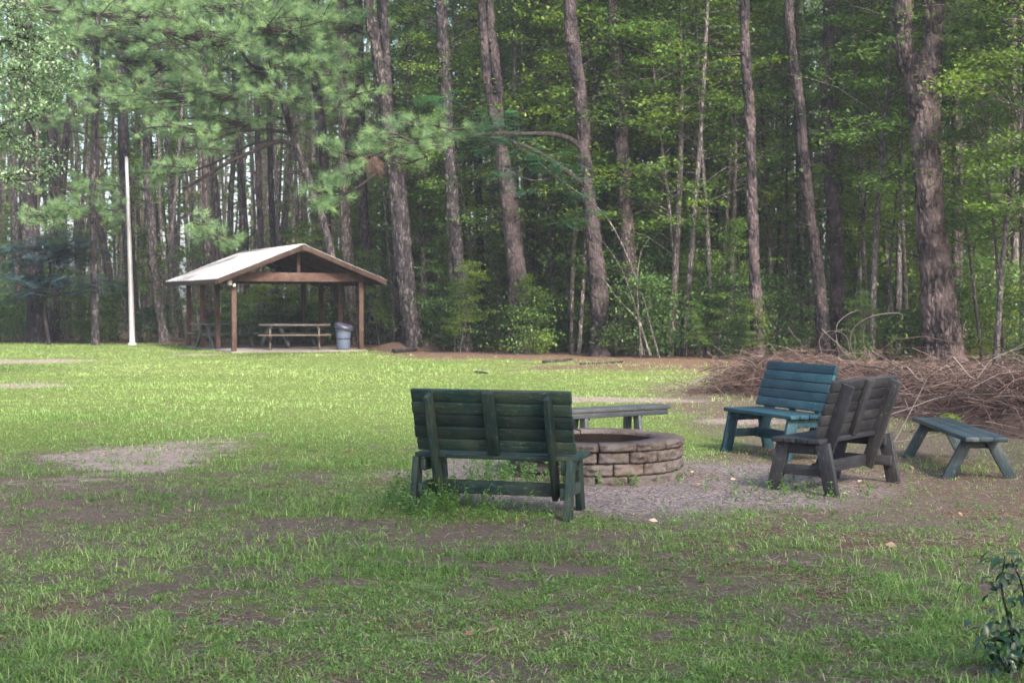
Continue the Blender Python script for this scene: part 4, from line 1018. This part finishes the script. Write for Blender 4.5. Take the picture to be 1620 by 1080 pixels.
# mimosa growing among the pines above the bench
d = 39; bx = (1045 - 810) / F * d; r = empty('mimosa_tree', (bx, d, 0)); tag(r, 'thin arching mimosa with pale feathery fronds hanging above the dark green bench', 'tree')
mrel = lambda p: np.array(P(p[0], p[1], p[2])) - np.array([bx, d, 0])
mb = MB(); limb(mb, [(0, 0, -.1), mrel((1030, 520, d)), mrel((1010, 450, d)), mrel((960, 345, 38.8)), mrel((880, 280, 38.5)), mrel((800, 215, 38.3)), mrel((755, 190, 38.2))], .035, .012, 40, 6)
limb(mb, [mrel((880, 280, 38.5)), mrel((840, 285, 38.3)), mrel((790, 262, 38))], .012, .006, 8, 4); mb.build('trunk', M['bark_grey'], r, smooth=True)
fronds([(700, 152, 38.5), (690, 160, 38.2), (760, 200, 38), (790, 195, 38), (780, 218, 38.1), (810, 220, 38.2), (770, 240, 38.1), (800, 240, 38.1), (840, 252, 38.3), (870, 240, 38.4), (885, 262, 38.4), (860, 262, 38.4), (790, 272, 38), (900, 280, 38.5), (925, 300, 38.6), (905, 310, 38.6), (930, 335, 38.7), (915, 350, 38.7), (820, 300, 38.2), (785, 180, 38)], mrel, g1, 'frond', r, 16, .46, 'foliage', (.28, .3, .08))
d = 50.5; bx = (78 - 810) / F * d; r = empty('mimosa_tree', (bx, d, 0)); tag(r, 'bluish feathery leaved sapling spreading low at the left edge of the wood', 'tree')
brel = lambda p: np.array(P(p[0], p[1], p[2])) - np.array([bx, d, 0])
mb = MB(); limb(mb, [(0, 0, -.1), brel((70, 480, d)), brel((80, 420, d)), brel((60, 385, d))], .07, .02, 14, 6)
for e in ((20, 392), (120, 385), (150, 400), (10, 440), (40, 460), (150, 450), (110, 440)): limb(mb, [brel((72, 470, d)), brel(((72 + e[0]) / 2, e[1] + 15, d - .3)), brel((e[0], e[1], d - .6))], .025, .008, 8, 4)
mb.build('trunk', M['bark_dark'], r, smooth=True)
fronds([(x, y, 50 + (i % 4) * .4) for i, (x, y) in enumerate([(15, 395), (35, 390), (55, 388), (75, 392), (95, 385), (115, 380), (130, 392), (145, 402), (60, 410), (85, 410), (110, 405), (30, 412), (10, 440), (35, 438), (60, 440), (90, 436), (115, 440), (150, 450), (125, 455), (30, 470), (50, 462), (100, 400), (70, 378), (125, 372)])], brel, g1, 'frond_blue', r, 36, .6, 'foliage', (.5, .45, .12))

# leaning bare saplings in front of the crooked pine
d = 38.6; bx = (1028 - 810) / F * d; r = empty('bare_sapling', (bx, d, 0)); tag(r, 'clump of thin bare leaning stems in front of the crooked pine', 'sapling')
srel = lambda p: np.array(P(p[0], p[1], d if len(p) < 3 else p[2])) - np.array([bx, d, 0])
for pts in ([(1028, 562), (1018, 530), (1008, 505), (975, 470), (955, 442), (935, 432)], [(1030, 562), (1022, 540), (1010, 500), (985, 430), (960, 390), (938, 368)], [(1016, 562), (1012, 520), (1008, 450), (1014, 400), (1028, 376)], [(1020, 562), (1012, 530), (1010, 480)]):
    mb = MB(); limb(mb, [srel(p) for p in pts], .024, .007, 24, 5); mb.build('stem', M['bark_grey'], r, smooth=True)

# ------------------------------------------------------------ the wood: many trees
gF = np.random.default_rng(21)
placed = [(b_[0], b_[1], .6) for b_ in BASES]
def scatter(n, y0, y1, mind, xr=.42, side=None, tries=60):
    out = []
    for _ in range(n * tries):
        if len(out) >= n: break
        y = y0 + (y1 - y0) * gF.random(); x = gF.uniform(-1, 1) * (xr * y + 2)
        if side and not side(x, y): continue
        yy = y
        if y < edge(x) + .8 or any((x - a) ** 2 + (yy - b_) ** 2 < (mind + c_) ** 2 for a, b_, c_ in placed[:]): continue
        out.append((x, yy)); placed.append((x, yy, 0))
    return out
def px_of(x, y): return 810 + F * x / y
for i, (x, y) in enumerate(scatter(255, 42, 92, .55)):
    k = int(gF.choice([0, 1, 3, 4, 5, 7, 8, 4, 3, 4, 7, 4, 7])); s = gF.uniform(.8, 1.15)
    z = zone(px_of(x, y)); far = ('grey ' if k in (3, 4, 7) else 'brown ') + ('slim pine deep in the wood ' if y > 62 else 'bare trunked pine among the front trees ')
    make_tree('pine_tree', far + z, 'tree', 'pines of the wood', PINES[k][0], PINES[k][1], (x, y, 0), gF.uniform(0, 6.28), s)
for i, (x, y) in enumerate(scatter(120, 42, 90, .5, side=lambda x, y: x > -6 or gF.random() < .35)):
    k = int(gF.integers(0, 7)); s = gF.uniform(.8, 1.25)
    z = zone(px_of(x, y)); far = ['low', 'leafy', 'small', 'tall', 'slim', 'little', 'high crowned'][k] + ' hardwood deep in the wood ' if y > 62 else ['low', 'leafy', 'small', 'tall', 'slim', 'little', 'high crowned'][k] + ' hardwood among the front trees '
    make_tree('hardwood_tree', far + z, 'tree', 'leafy trees of the wood', HARD[k][0], HARD[k][1], (x, y, 0), gF.uniform(0, 6.28), s)
def clear_(px, y, w=80):
    return not any(abs(px - q) < w and y < dd for q, dd in ((1480, 41), (1290, 41), (1190, 40), (810, 45), (640, 47.5))) or (abs(px - 1480) < 150 and y < 37)
for i, (x, y) in enumerate(scatter(52, 38, 56, .45, side=lambda x, y: x > -4 or gF.random() < .3)):
    make_tree('hardwood_tree', 'slim bare stemmed young tree ' + zone(px_of(x, y)), 'tree', 'slim bare stemmed trees', HARD[7 + i % 2][0], HARD[7 + i % 2][1], (x, y, 0), gF.uniform(0, 6.28), gF.uniform(.85, 1.15))
# a row of leafy trees right on the edge of the wood, denser to the right
for i, px in enumerate([690, 720, 760, 870, 880, 905, 960, 1045, 1060, 1075, 1100, 1120, 1150, 1225, 1250, 1345, 1360, 1380, 1400, 1420, 1555, 1575, 1590, 1620, 1640, 1700, 470, 300, 365, 240, 130, -20, 600, 675]):
    x = (px - 810) / F * 44; y = edge(x) + gF.uniform(.8, 3.5); x = (px - 810) / F * y; k = int(gF.integers(0, 7)) if px > 650 else int(gF.choice([2, 5]))
    while not clear_(px, y): y += 1.5; x = (px - 810) / F * y
    make_tree('hardwood_tree', 'leafy hardwood at the wood edge ' + zone(px), 'tree', 'leafy trees on the edge of the wood', HARD[k][0], HARD[k][1], (x, y, 0), gF.uniform(0, 6.28), gF.uniform(.75, 1.05) * (1 if px > 650 else .7))
edge_trees = {}
for o in [o for o in C.objects if o.get('group') == 'leafy trees on the edge of the wood']: edge_trees.setdefault(o['label'], []).append(o)
for lb, os_ in edge_trees.items():
    os_.sort(key=lambda o: o.location.x / o.location.y); num = ['leftmost', 'second from left', 'third from left', 'fourth from left', 'fifth from left', 'sixth from left', 'seventh from left', 'eighth from left', 'ninth from left']
    if len(os_) > 1:
        for i, o in enumerate(os_): o['label'] = (num[i] if i < len(os_) - 1 else 'rightmost') + ' ' + lb
npl = len(placed)
def clear(px, y, w=75):
    return not any(abs(px - q) < w and y < dd for q, dd in ((1480, 40), (1290, 41), (1190, 40), (810, 45), (640, 47.5)))
def shrubs(n, f, lab, grp, sc_):
    for i in range(n):
        px = gF.uniform(-60, 1700); x = (px - 810) / F * 44; y = edge(x) + f(); x = (px - 810) / F * y; k = int(gF.integers(0, 5))
        if px < 640 and k in (1, 3): k = 2
        if px < 640 and gF.random() < .35: continue
        if (abs(px - 1488) < 120 and y < 37.2) or (abs(px - 1305) < 25 and y < 40): continue
        if k in (1, 3) and not clear_(px, y, 45): k = 2
        r = empty('understory_shrub', (x, y, 0), gF.uniform(0, 6.28), gF.uniform(*sc_)); tag(r, ['rounded ', 'tall ', 'low ', 'huge ', 'broad '][k] + lab + zone(px), 'shrub', grp)
        loose = px > 680 and gF.random() < .45; src = HARD[(2, 5)[i % 2]] if loose else SHRUB[k]
        if loose: r.scale = (r.scale[0] * .62,) * 3; r['label'] = 'loose leafy ' + lab.split(' shrub')[0].replace('dark green', 'green') + ' shrub' + lab.split(' shrub')[1] + zone(px)
        mobj('stem', src[0], r); mobj('foliage', src[1], r)
shrubs(95, lambda: gF.uniform(-.5, 3.8), 'dark green shrub along the wood edge ', 'shrubs along the edge of the wood', (.35, 1.05))
shrubs(70, lambda: gF.uniform(4, 20), 'shadowed shrub inside the wood ', 'shrubs inside the wood', (.8, 1.4))
# small bright saplings seen through the shelter and by the broad pine
M['leaf_bright'] = m_leaf('sunlit_young_leaf', (.10, .17, .03), (.19, .27, .045), (.34, .38, .06), .45, .5, .3, False)  # yellow green young leaf, its colour lightened to look sunlit
def bright(label, px, d, s, k):
    r = empty('young_tree', ((px - 810) / F * d, d, 0), 1.0, s); tag(r, label, 'sapling')
    mobj('stem', SHRUB[k][0], r); me = SHRUB[k][1].copy(); me.materials.clear(); me.materials.append(M['leaf_bright']); mobj('foliage', me, r)
bright('bright yellow green young tree seen between the back posts of the shelter', 470, 50.6, .72, 3)
bright('smaller yellow green sapling seen through the middle of the shelter', 430, 50.9, .62, 1)
bright('small yellow green bush at the foot of the broad leaning pine', 846, 42.0, .45, 2)
bright('bright green sprig of leaves among the sticks of the brush pile', 1500, 17.0, .16, 2)
bright('yellow green sapling at the right end of the wood edge', 1590, 37, .8, 0)

# far wood mass and its canopy closing the view
# tall trees standing behind and beside the photographer: they shade the near ground
for i, (x, y, k, s) in enumerate([(3, -4, 0, .9), (9, -7, 2, .85), (15, -3, 5, .9), (6, -12, 6, .9), (20, -9, 2, .9), (-3, -9, 5, .9), (13, 4, 3, .85), (16, -8, 5, .8), (-9, -6, 8, .9), (-14, -10, 2, .8), (11, -14, 0, .9)]):
    make_tree('pine_tree', 'tall pine standing behind the photographer', 'tree', 'pines behind the photographer', PINES[k][0], PINES[k][1], (x, y, 0), i * 1.3, s)
for i, (x, y, k, s) in enumerate([(2, -9, 6, 1.25), (7, -6, 3, 1.45), (11, -10, 6, 1.3), (16, -6, 6, 1.25), (-3, -12, 3, 1.45), (21, -11, 6, 1.3), (9, -14, 6, 1.3), (4, -15, 3, 1.4)]):
    make_tree('hardwood_tree', 'tall leafy hardwood standing behind the photographer', 'tree', 'hardwoods behind the photographer', HARD[k][0], HARD[k][1], (x, y, 0), i * 1.7, s)
def far_wood():
    g = np.random.default_rng(5); n = 130000
    x = g.uniform(-62, 62, n); y = g.uniform(94, 122, n); z = g.uniform(0, 1, n) ** .9 * 27
    cl_ = fbm(x * .35, y * .2, z * .5, s=90, o=3); keep = cl_ > .47 - .07 * (z < 6) + .05 * (z > 14) - .01 * (x < -8); x, y, z = x[keep], y[keep], z[keep]; n = len(x)
    V, Fq = leaf_quads(np.stack([x, y, z], -1), g.uniform(.3, .62, n), .6, .6, g=g)
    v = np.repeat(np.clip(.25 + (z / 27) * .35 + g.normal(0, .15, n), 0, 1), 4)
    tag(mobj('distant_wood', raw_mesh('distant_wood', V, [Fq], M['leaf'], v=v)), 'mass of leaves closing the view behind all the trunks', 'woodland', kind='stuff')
    mb = MB()
    for k in range(700):
        tx, ty = g.uniform(-58, 58), g.uniform(93, 118); l = g.normal(0, .5, 2); mb.tube([(tx, ty, -.1), (tx + l[0], ty, 12), (tx + l[1] * 2, ty, 27)], [g.uniform(.08, .17), .11, .06], 5, False)
    tag(mb.build('distant_trunks', M['bark_grey'], smooth=True), 'far off trunks at the back of the wood, too many to count', 'woodland', kind='stuff')
far_wood()
def ferns():
    """low leafy ground cover under the trees"""
    g = np.random.default_rng(6); n = 26000; x = g.uniform(-26, 26, n); y = 30 + g.uniform(0, 1, n) * 40; e = edge(x)
    cl_ = fbm(x * .9, y * .9, s=66); keep = (y > e - .6 + (cl_ - .5) * 2) & (cl_ > .46) & (np.abs(x) < .42 * y + 2); x, y = x[keep], y[keep]; n = len(x)
    z = g.uniform(.02, .55, n) * np.clip(.3 + (y - edge(x) + .5) * .4, .2, 1)
    V, Fq = leaf_quads(np.stack([x, y, z], -1), g.uniform(.06, .13, n), .6, .5, g=g)
    tag(mobj('ground_cover', raw_mesh('ground_cover', V, [Fq], M['leaf_dark'], v=np.repeat(g.random(n), 4))), 'low leafy ground cover under the trees', 'ground cover', kind='stuff')
ferns()

# ------------------------------------------------------------ brush pile
def brush_pile():
    g = np.random.default_rng(14)
    r = empty('brush_pile', (5.4, 20.5, 0)); tag(r, 'long heap of dry grey brown sticks and dead pine boughs behind the teal bench', 'brush pile'); o0 = np.array([5.4, 20.5, 0])
    cl_ = [(3.7, 24.6, .50, .7), (4.5, 24.0, .66, .9), (5.3, 22.8, .62, 1.1), (5.9, 21.2, .60, 1.15), (6.3, 19.6, .62, 1.2), (6.6, 18.2, .72, 1.3), (6.9, 17.2, .86, 1.3), (7.8, 16.6, .9, 1.3)]
    cx = [c[0] for c in cl_]; t_ = np.linspace(0, 1, len(cl_))
    def at(t): return np.array([np.interp(t, t_, [c[i] for c in cl_]) for i in range(4)])
    # dark litter core
    nu, nv = 90, 30; V = []
    for i in range(nu):
        c = at(i / (nu - 1)); c2 = at(min(1, i / (nu - 1) + .01)); c1 = at(max(0, i / (nu - 1) - .01)); dv = c2[:2] - c1[:2]; dv /= np.linalg.norm(dv); nrm = np.array([-dv[1], dv[0]])
        ends = min(1, i / 8, (nu - 1 - i) / 5)
        for j in range(nv):
            s = j / (nv - 1) * 2 - 1; h = c[2] * .42 * (1 - abs(s) ** 2.2) * ends ** .5
            p = c[:2] + nrm * s * c[3]; V.append([p[0], p[1], h - .02])
    V = np.array(V); V[:, 2] *= .65 + .8 * fbm(V[:, 0] * 2.2, V[:, 1] * 2.2, s=3, o=4); V -= o0
    i = np.arange(nu - 1)[:, None] * nv; j = np.arange(nv - 1)[None, :]; Fq = np.stack([i + j, i + j + 1, i + nv + j + 1, i + nv + j], -1).reshape(-1, 4)
    core = m_simple('rotting_brush_core', (.055, .036, .030), .95, 0, .6, 9, .2, .04)
    mobj('litter_core', raw_mesh('litter_core', V, [Fq], core, smooth=True), r)
    # fine twigs
    parts = []
    def twig(p, a, L, rad, el, bend, tone, n=6):
        dr = np.array([math.cos(a) * math.cos(el), math.sin(a) * math.cos(el), math.sin(el)]); s = np.cross(dr, [0, 0, 1]); s /= np.linalg.norm(s); u = np.cross(s, dr)
        t = np.linspace(0, 1, n)[:, None]; off = bend[0] * s * (t * (1 - t)) + bend[1] * u * (t * (1 - t)) + g.normal(0, .012, (n, 3)) * L
        pts = p + dr * L * (t - .5) + off * L; pts[:, 2] = np.maximum(pts[:, 2], .01)
        V, Fq, _ = tube_np(pts - o0, np.linspace(rad, rad * .35, n), 3); parts.append((V, Fq, np.full(len(V), tone))); return pts
    axis = math.atan2(-8.0, 4.1)
    for k in range(5600):
        t = g.random(); c = at(t); s = g.normal(0, .45); e = min(1, t * 9 + .2)
        hh = c[2] * (1 - min(1, abs(s)) ** 2) * e * g.uniform(.25, 1.0); nrm = np.array([.89, .45])
        p = np.array([c[0] + nrm[0] * s * c[3], c[1] + nrm[1] * s * c[3], max(.02, hh)])
        L = g.uniform(.2, 1.0) if g.random() < .8 else g.uniform(.9, 1.9)
        twig(p, g.uniform(0, 6.28) if g.random() < .6 else g.normal(axis, .5), L, g.uniform(.0025, .0075), g.normal(.08, .3), g.normal(0, .5, 2), np.clip(g.beta(.9, 2.2), 0, 1))
    for k in range(420):     # thicker sticks
        t = g.uniform(.03, 1); c = at(t); s = g.normal(0, .4); hh = c[2] * (1 - min(1, abs(s)) ** 2) * g.uniform(.4, 1.02)
        twig(np.array([c[0] + .89 * s * c[3], c[1] + .45 * s * c[3], max(.03, hh)]), g.normal(axis, .45) if g.random() < .6 else g.uniform(0, 6.28), g.uniform(.7, 2.2), g.uniform(.005, .011), g.normal(.03, .12), g.normal(0, .3, 2), np.clip(g.beta(1.6, 2.4), 0, 1), 8)
    # reddish dead needles and leaves tangled in the sticks
    n = 6500; t = g.random(n); c = np.stack([np.interp(t, t_, [q[i] for q in cl_]) for i in range(4)], -1); s = g.normal(0, .42, n)
    z = c[:, 2] * (1 - np.minimum(1, np.abs(s)) ** 2) * g.uniform(.3, .95, n) * np.minimum(1, t * 9 + .2)
    pc = np.stack([c[:, 0] + .89 * s * c[:, 3], c[:, 1] + .45 * s * c[:, 3], np.maximum(z, .02)], -1) - o0
    V, Fq = leaf_quads(pc[:3000], g.uniform(.02, .05, 3000), .8, .5, g=g); 
    V2, F2, v2 = needle_tufts(pc[3000:], g.normal(0, 1, (3500, 3)), 8, .13, .005, g, 0)
    V, Fs, v = combine(parts); mobj('twigs', raw_mesh('twigs', V, Fs, M['twig'], v=v), r)
    Vl, Fl, vl = combine([(V2, F2, v2 * .5)]); mobj('dead_needles', raw_mesh('dead_needles', Vl, Fl, M['twig'], v=vl * .8), r)
    V, Fq = leaf_quads(pc[:3000], g.uniform(.02, .05, 3000), .8, .5, g=g); mobj('dead_leaves', raw_mesh('dead_leaves', V, [Fq], M['litter'], v=np.repeat(g.random(3000) * .5, 4)), r)
    q = lambda p: np.array(P(*p)) - o0
    # long poking branches and looping vines
    for pts, w0, w1 in (([(1088, 610, 23.6), (1105, 600, 23.8), (1130, 591, 24), (1150, 588, 24.2)], .016, .008), ([(1095, 608, 23.4), (1120, 596, 23.6), (1138, 600, 23.8)], .010, .005),
                        ([(1340, 575, 22.4), (1400, 583, 21), (1440, 592, 20), (1500, 592, 19.4), (1545, 590, 19)], .020, .009), ([(1380, 556, 22.3), (1410, 574, 21.4), (1432, 588, 20.6)], .018, .012),
                        ([(1446, 569, 22), (1452, 580, 21.4), (1462, 591, 20.6)], .026, .022), ([(1175, 568, 24.2), (1188, 573, 24), (1196, 581, 23.8)], .022, .018), ([(1408, 708, 15.6), (1425, 680, 16.4), (1448, 636, 17.3), (1466, 600, 18)], .011, .005),
                        ([(1410, 655, 17), (1440, 645, 17.6), (1490, 628, 18), (1560, 624, 17.4), (1625, 628, 16.8)], .012, .007), ([(1480, 590, 19), (1530, 572, 18.4), (1580, 562, 18), (1625, 575, 17.6)], .009, .006),
                        ([(1545, 600, 17), (1570, 568, 17.3), (1600, 555, 17.5), (1622, 548, 17.6)], .008, .004), ([(1412, 700, 15.9), (1470, 690, 16.5), (1540, 672, 16.8), (1620, 690, 16)], .009, .005)):
        mb = MB(); limb(mb, [q(p) for p in pts], w0 * .8, w1 * .8, 16, 6); mb.build('branch', M['vine'], r, smooth=True)
    for pts, w0, w1 in (([(1345, 566, 22.5), (1326, 545, 22.5), (1324, 515, 22.5), (1340, 498, 22.6), (1358, 490, 22.7)], .011, .006), ([(1354, 566, 22.5), (1345, 545, 22.4), (1350, 520, 22.3), (1372, 503, 22.2), (1400, 496, 22.2), (1424, 496, 22.3), (1427, 505, 22.3), (1412, 517, 22.4)], .011, .006),
                        ([(1373, 565, 22.4), (1366, 540, 22.3), (1367, 520, 22.2), (1375, 506, 22.1)], .009, .005), ([(1252, 577, 23.5), (1262, 560, 23.4), (1290, 553, 23.2), (1325, 555, 23), (1350, 563, 22.8)], .009, .006),
                        ([(1300, 560, 23), (1296, 540, 23), (1304, 526, 23), (1325, 524, 23), (1340, 535, 22.9), (1345, 560, 22.8)], .008, .005), ([(1300, 520, 23), (1315, 535, 22.9), (1335, 552, 22.8), (1350, 566, 22.7)], .012, .007), ([(1305, 545, 23.2), (1316, 528, 23.1), (1340, 522, 23), (1352, 532, 22.9), (1352, 556, 22.8)], .006, .004)):
        mb = MB(); limb(mb, [q(p) for p in pts], w0 * .65, w1 * .65, 30, 6); mb.build('vine', M['vine'], r, smooth=True)
brush_pile()

# ------------------------------------------------------------ small things
def fg_shrub():
    g = np.random.default_rng(9); d = 6.05; x0 = (1600 - 810) / F * d; r = empty('leafy_shrub', (x0, d, 0)); tag(r, 'dark glossy leafed shrub sprig at the bottom right corner', 'shrub')
    mb = MB(); o0 = np.array([x0, d, 0]); q = lambda p: np.array(P(*p)) - o0; cs = []
    stems = [[(1606, 1076, 6.05), (1600, 1000, 6.03), (1585, 930, 6.0), (1590, 880, 5.98)], [(1606, 1076, 6.05), (1625, 1000, 6.1), (1618, 930, 6.1), (1600, 885, 6.08)], [(1606, 1078, 6.05), (1585, 1045, 5.95), (1572, 1010, 5.9)]]
    for s in stems:
        pts = spline([q(p) for p in s], 20); mb.tube(pts, np.linspace(.007, .003, 20), 5)
        for i in range(4, 20): cs.append(pts[i])
    mb.build('stem', M['bark_dark'], r)
    cs += [q((x, y, 6)) for x, y in ((1570, 890), (1560, 915), (1575, 930), (1600, 900), (1560, 1000), (1545, 990), (1580, 1040), (1560, 880), (1612, 880), (1600, 1005), (1572, 1028), (1620, 950))]
    cs = np.array(cs); idx = g.integers(0, len(cs), 200); c = cs[idx] + g.normal(0, .028, (200, 3)); n = 200
    # folded oval leaves, six-sided
    Vs, F4 = [], []
    for i in range(n):
        L = g.uniform(.035, .075); a = g.uniform(0, 6.28); el = g.uniform(-1.0, .35); dr = np.array([math.cos(a) * math.cos(el), math.sin(a) * math.cos(el), math.sin(el)])
        s = np.cross(dr, [0, 0, 1]) + g.normal(0, .3, 3); s /= np.linalg.norm(s); up = np.cross(s, dr); p = c[i]; W = L * .24
        rows = [(0, .05), (.22, .75), (.5, 1.0), (.78, .7), (1, .04)]
        b0 = len(Vs)
        for t, w in rows:
            cc = p + dr * L * t - up * L * .25 * t * t
            Vs += [cc - s * W * w + up * W * w * .35, cc, cc + s * W * w + up * W * w * .35]
        for k in range(4):
            for j in range(2): F4.append((b0 + k * 3 + j, b0 + k * 3 + j + 1, b0 + k * 3 + j + 4, b0 + k * 3 + j + 3))
    v = np.repeat(np.clip(g.beta(1.5, 3, n), 0, 1), 15)
    mobj('foliage', raw_mesh('foliage', np.array(Vs), [np.array(F4)], M['shrub_leaf'], v=v, smooth=True), r)
fg_shrub()
def ground_sticks():
    g = np.random.default_rng(10)
    for (lab, pts, w) in (('broken branch lying on the pine straw left of the centre trees', [(752, 589), (762, 590), (772, 591)], .028), ('dead log half hidden in the straw right of the broad leaning pine', [(860, 575), (885, 572), (905, 570)], .05),
                          ('thin fallen branch on the bare straw in front of the crooked pine', [(918, 577), (950, 576), (985, 573)], .035), ('dark fallen log beside the mound of straw near the shelter', [(622, 558), (650, 556), (662, 554)], .07)):
        a = [np.array(G(*p)) for p in pts]; o = a[0].copy(); mb = MB(); limb(mb, [p - o + np.array([0, 0, w * .6]) for p in a], w, w * .6, 10, 7)
        o_ = mb.build('fallen_branch', M['bark'], smooth=True); o_.location = o; tag(o_, lab, 'branch')
    # brown mound of straw by the shelter
    a = G(648, 553); nu = 40; th = np.linspace(0, 2 * math.pi, nu, endpoint=False); V = [(0, 0, .42)]; Fq, F3 = [], []
    for k in range(1, 12):
        for t in th:
            rr = k / 11; V.append((1.5 * rr * math.cos(t), 1.1 * rr * math.sin(t), .42 * (1 - rr ** 1.5) * (.7 + .6 * float(vnoise(np.array([3 + 2 * rr * math.cos(t)]), np.array([3 + 2 * rr * math.sin(t)]))[0])) - .03))
    F3 = [(0, 1 + i, 1 + (i + 1) % nu) for i in range(nu)]; Fq = [(1 + k * nu + i, 1 + (k + 1) * nu + i, 1 + (k + 1) * nu + (i + 1) % nu, 1 + k * nu + (i + 1) % nu) for k in range(10) for i in range(nu)]
    m = MB(); m.add(V, Fq, F3); o = m.build('straw_mound', m_simple('reddish_straw', (.10, .066, .052), .95, 0, .5, 14, .2, .05), smooth=True); o.location = a; tag(o, 'low mound of reddish brown pine straw right of the shelter', 'mound')
ground_sticks()

# ------------------------------------------------------------ haze
def haze():
    m = bpy.data.materials.new('forest_haze'); m.use_nodes = True; nt = m.node_tree; nt.nodes.remove(nt.nodes['Principled BSDF'])
    v = nt.nodes.new('ShaderNodeVolumePrincipled'); v.inputs['Color'].default_value = (.86, .9, 1, 1); v.inputs['Density'].default_value = HAZE; v.inputs['Anisotropy'].default_value = .2
    nt.links.new(v.outputs[0], nt.nodes['Material Output'].inputs['Volume'])
    mb = MB(); x0, x1, y0, y1, z0, z1 = -430, 430, -420, 520, -1.5, 32
    V = [(x0, y0, z0), (x1, y0, z0), (x1, y1, z0), (x0, y1, z0), (x0, y0, z1), (x1, y0, z1), (x1, y1, z1), (x0, y1, z1)]
    me = raw_mesh('haze', V, [np.array([(0, 3, 2, 1), (4, 5, 6, 7), (0, 1, 5, 4), (1, 2, 6, 5), (2, 3, 7, 6), (3, 0, 4, 7)])], m)
    tag(mobj('haze', me), 'thin morning haze', 'haze', kind='stuff')
HAZE = .0008
haze()
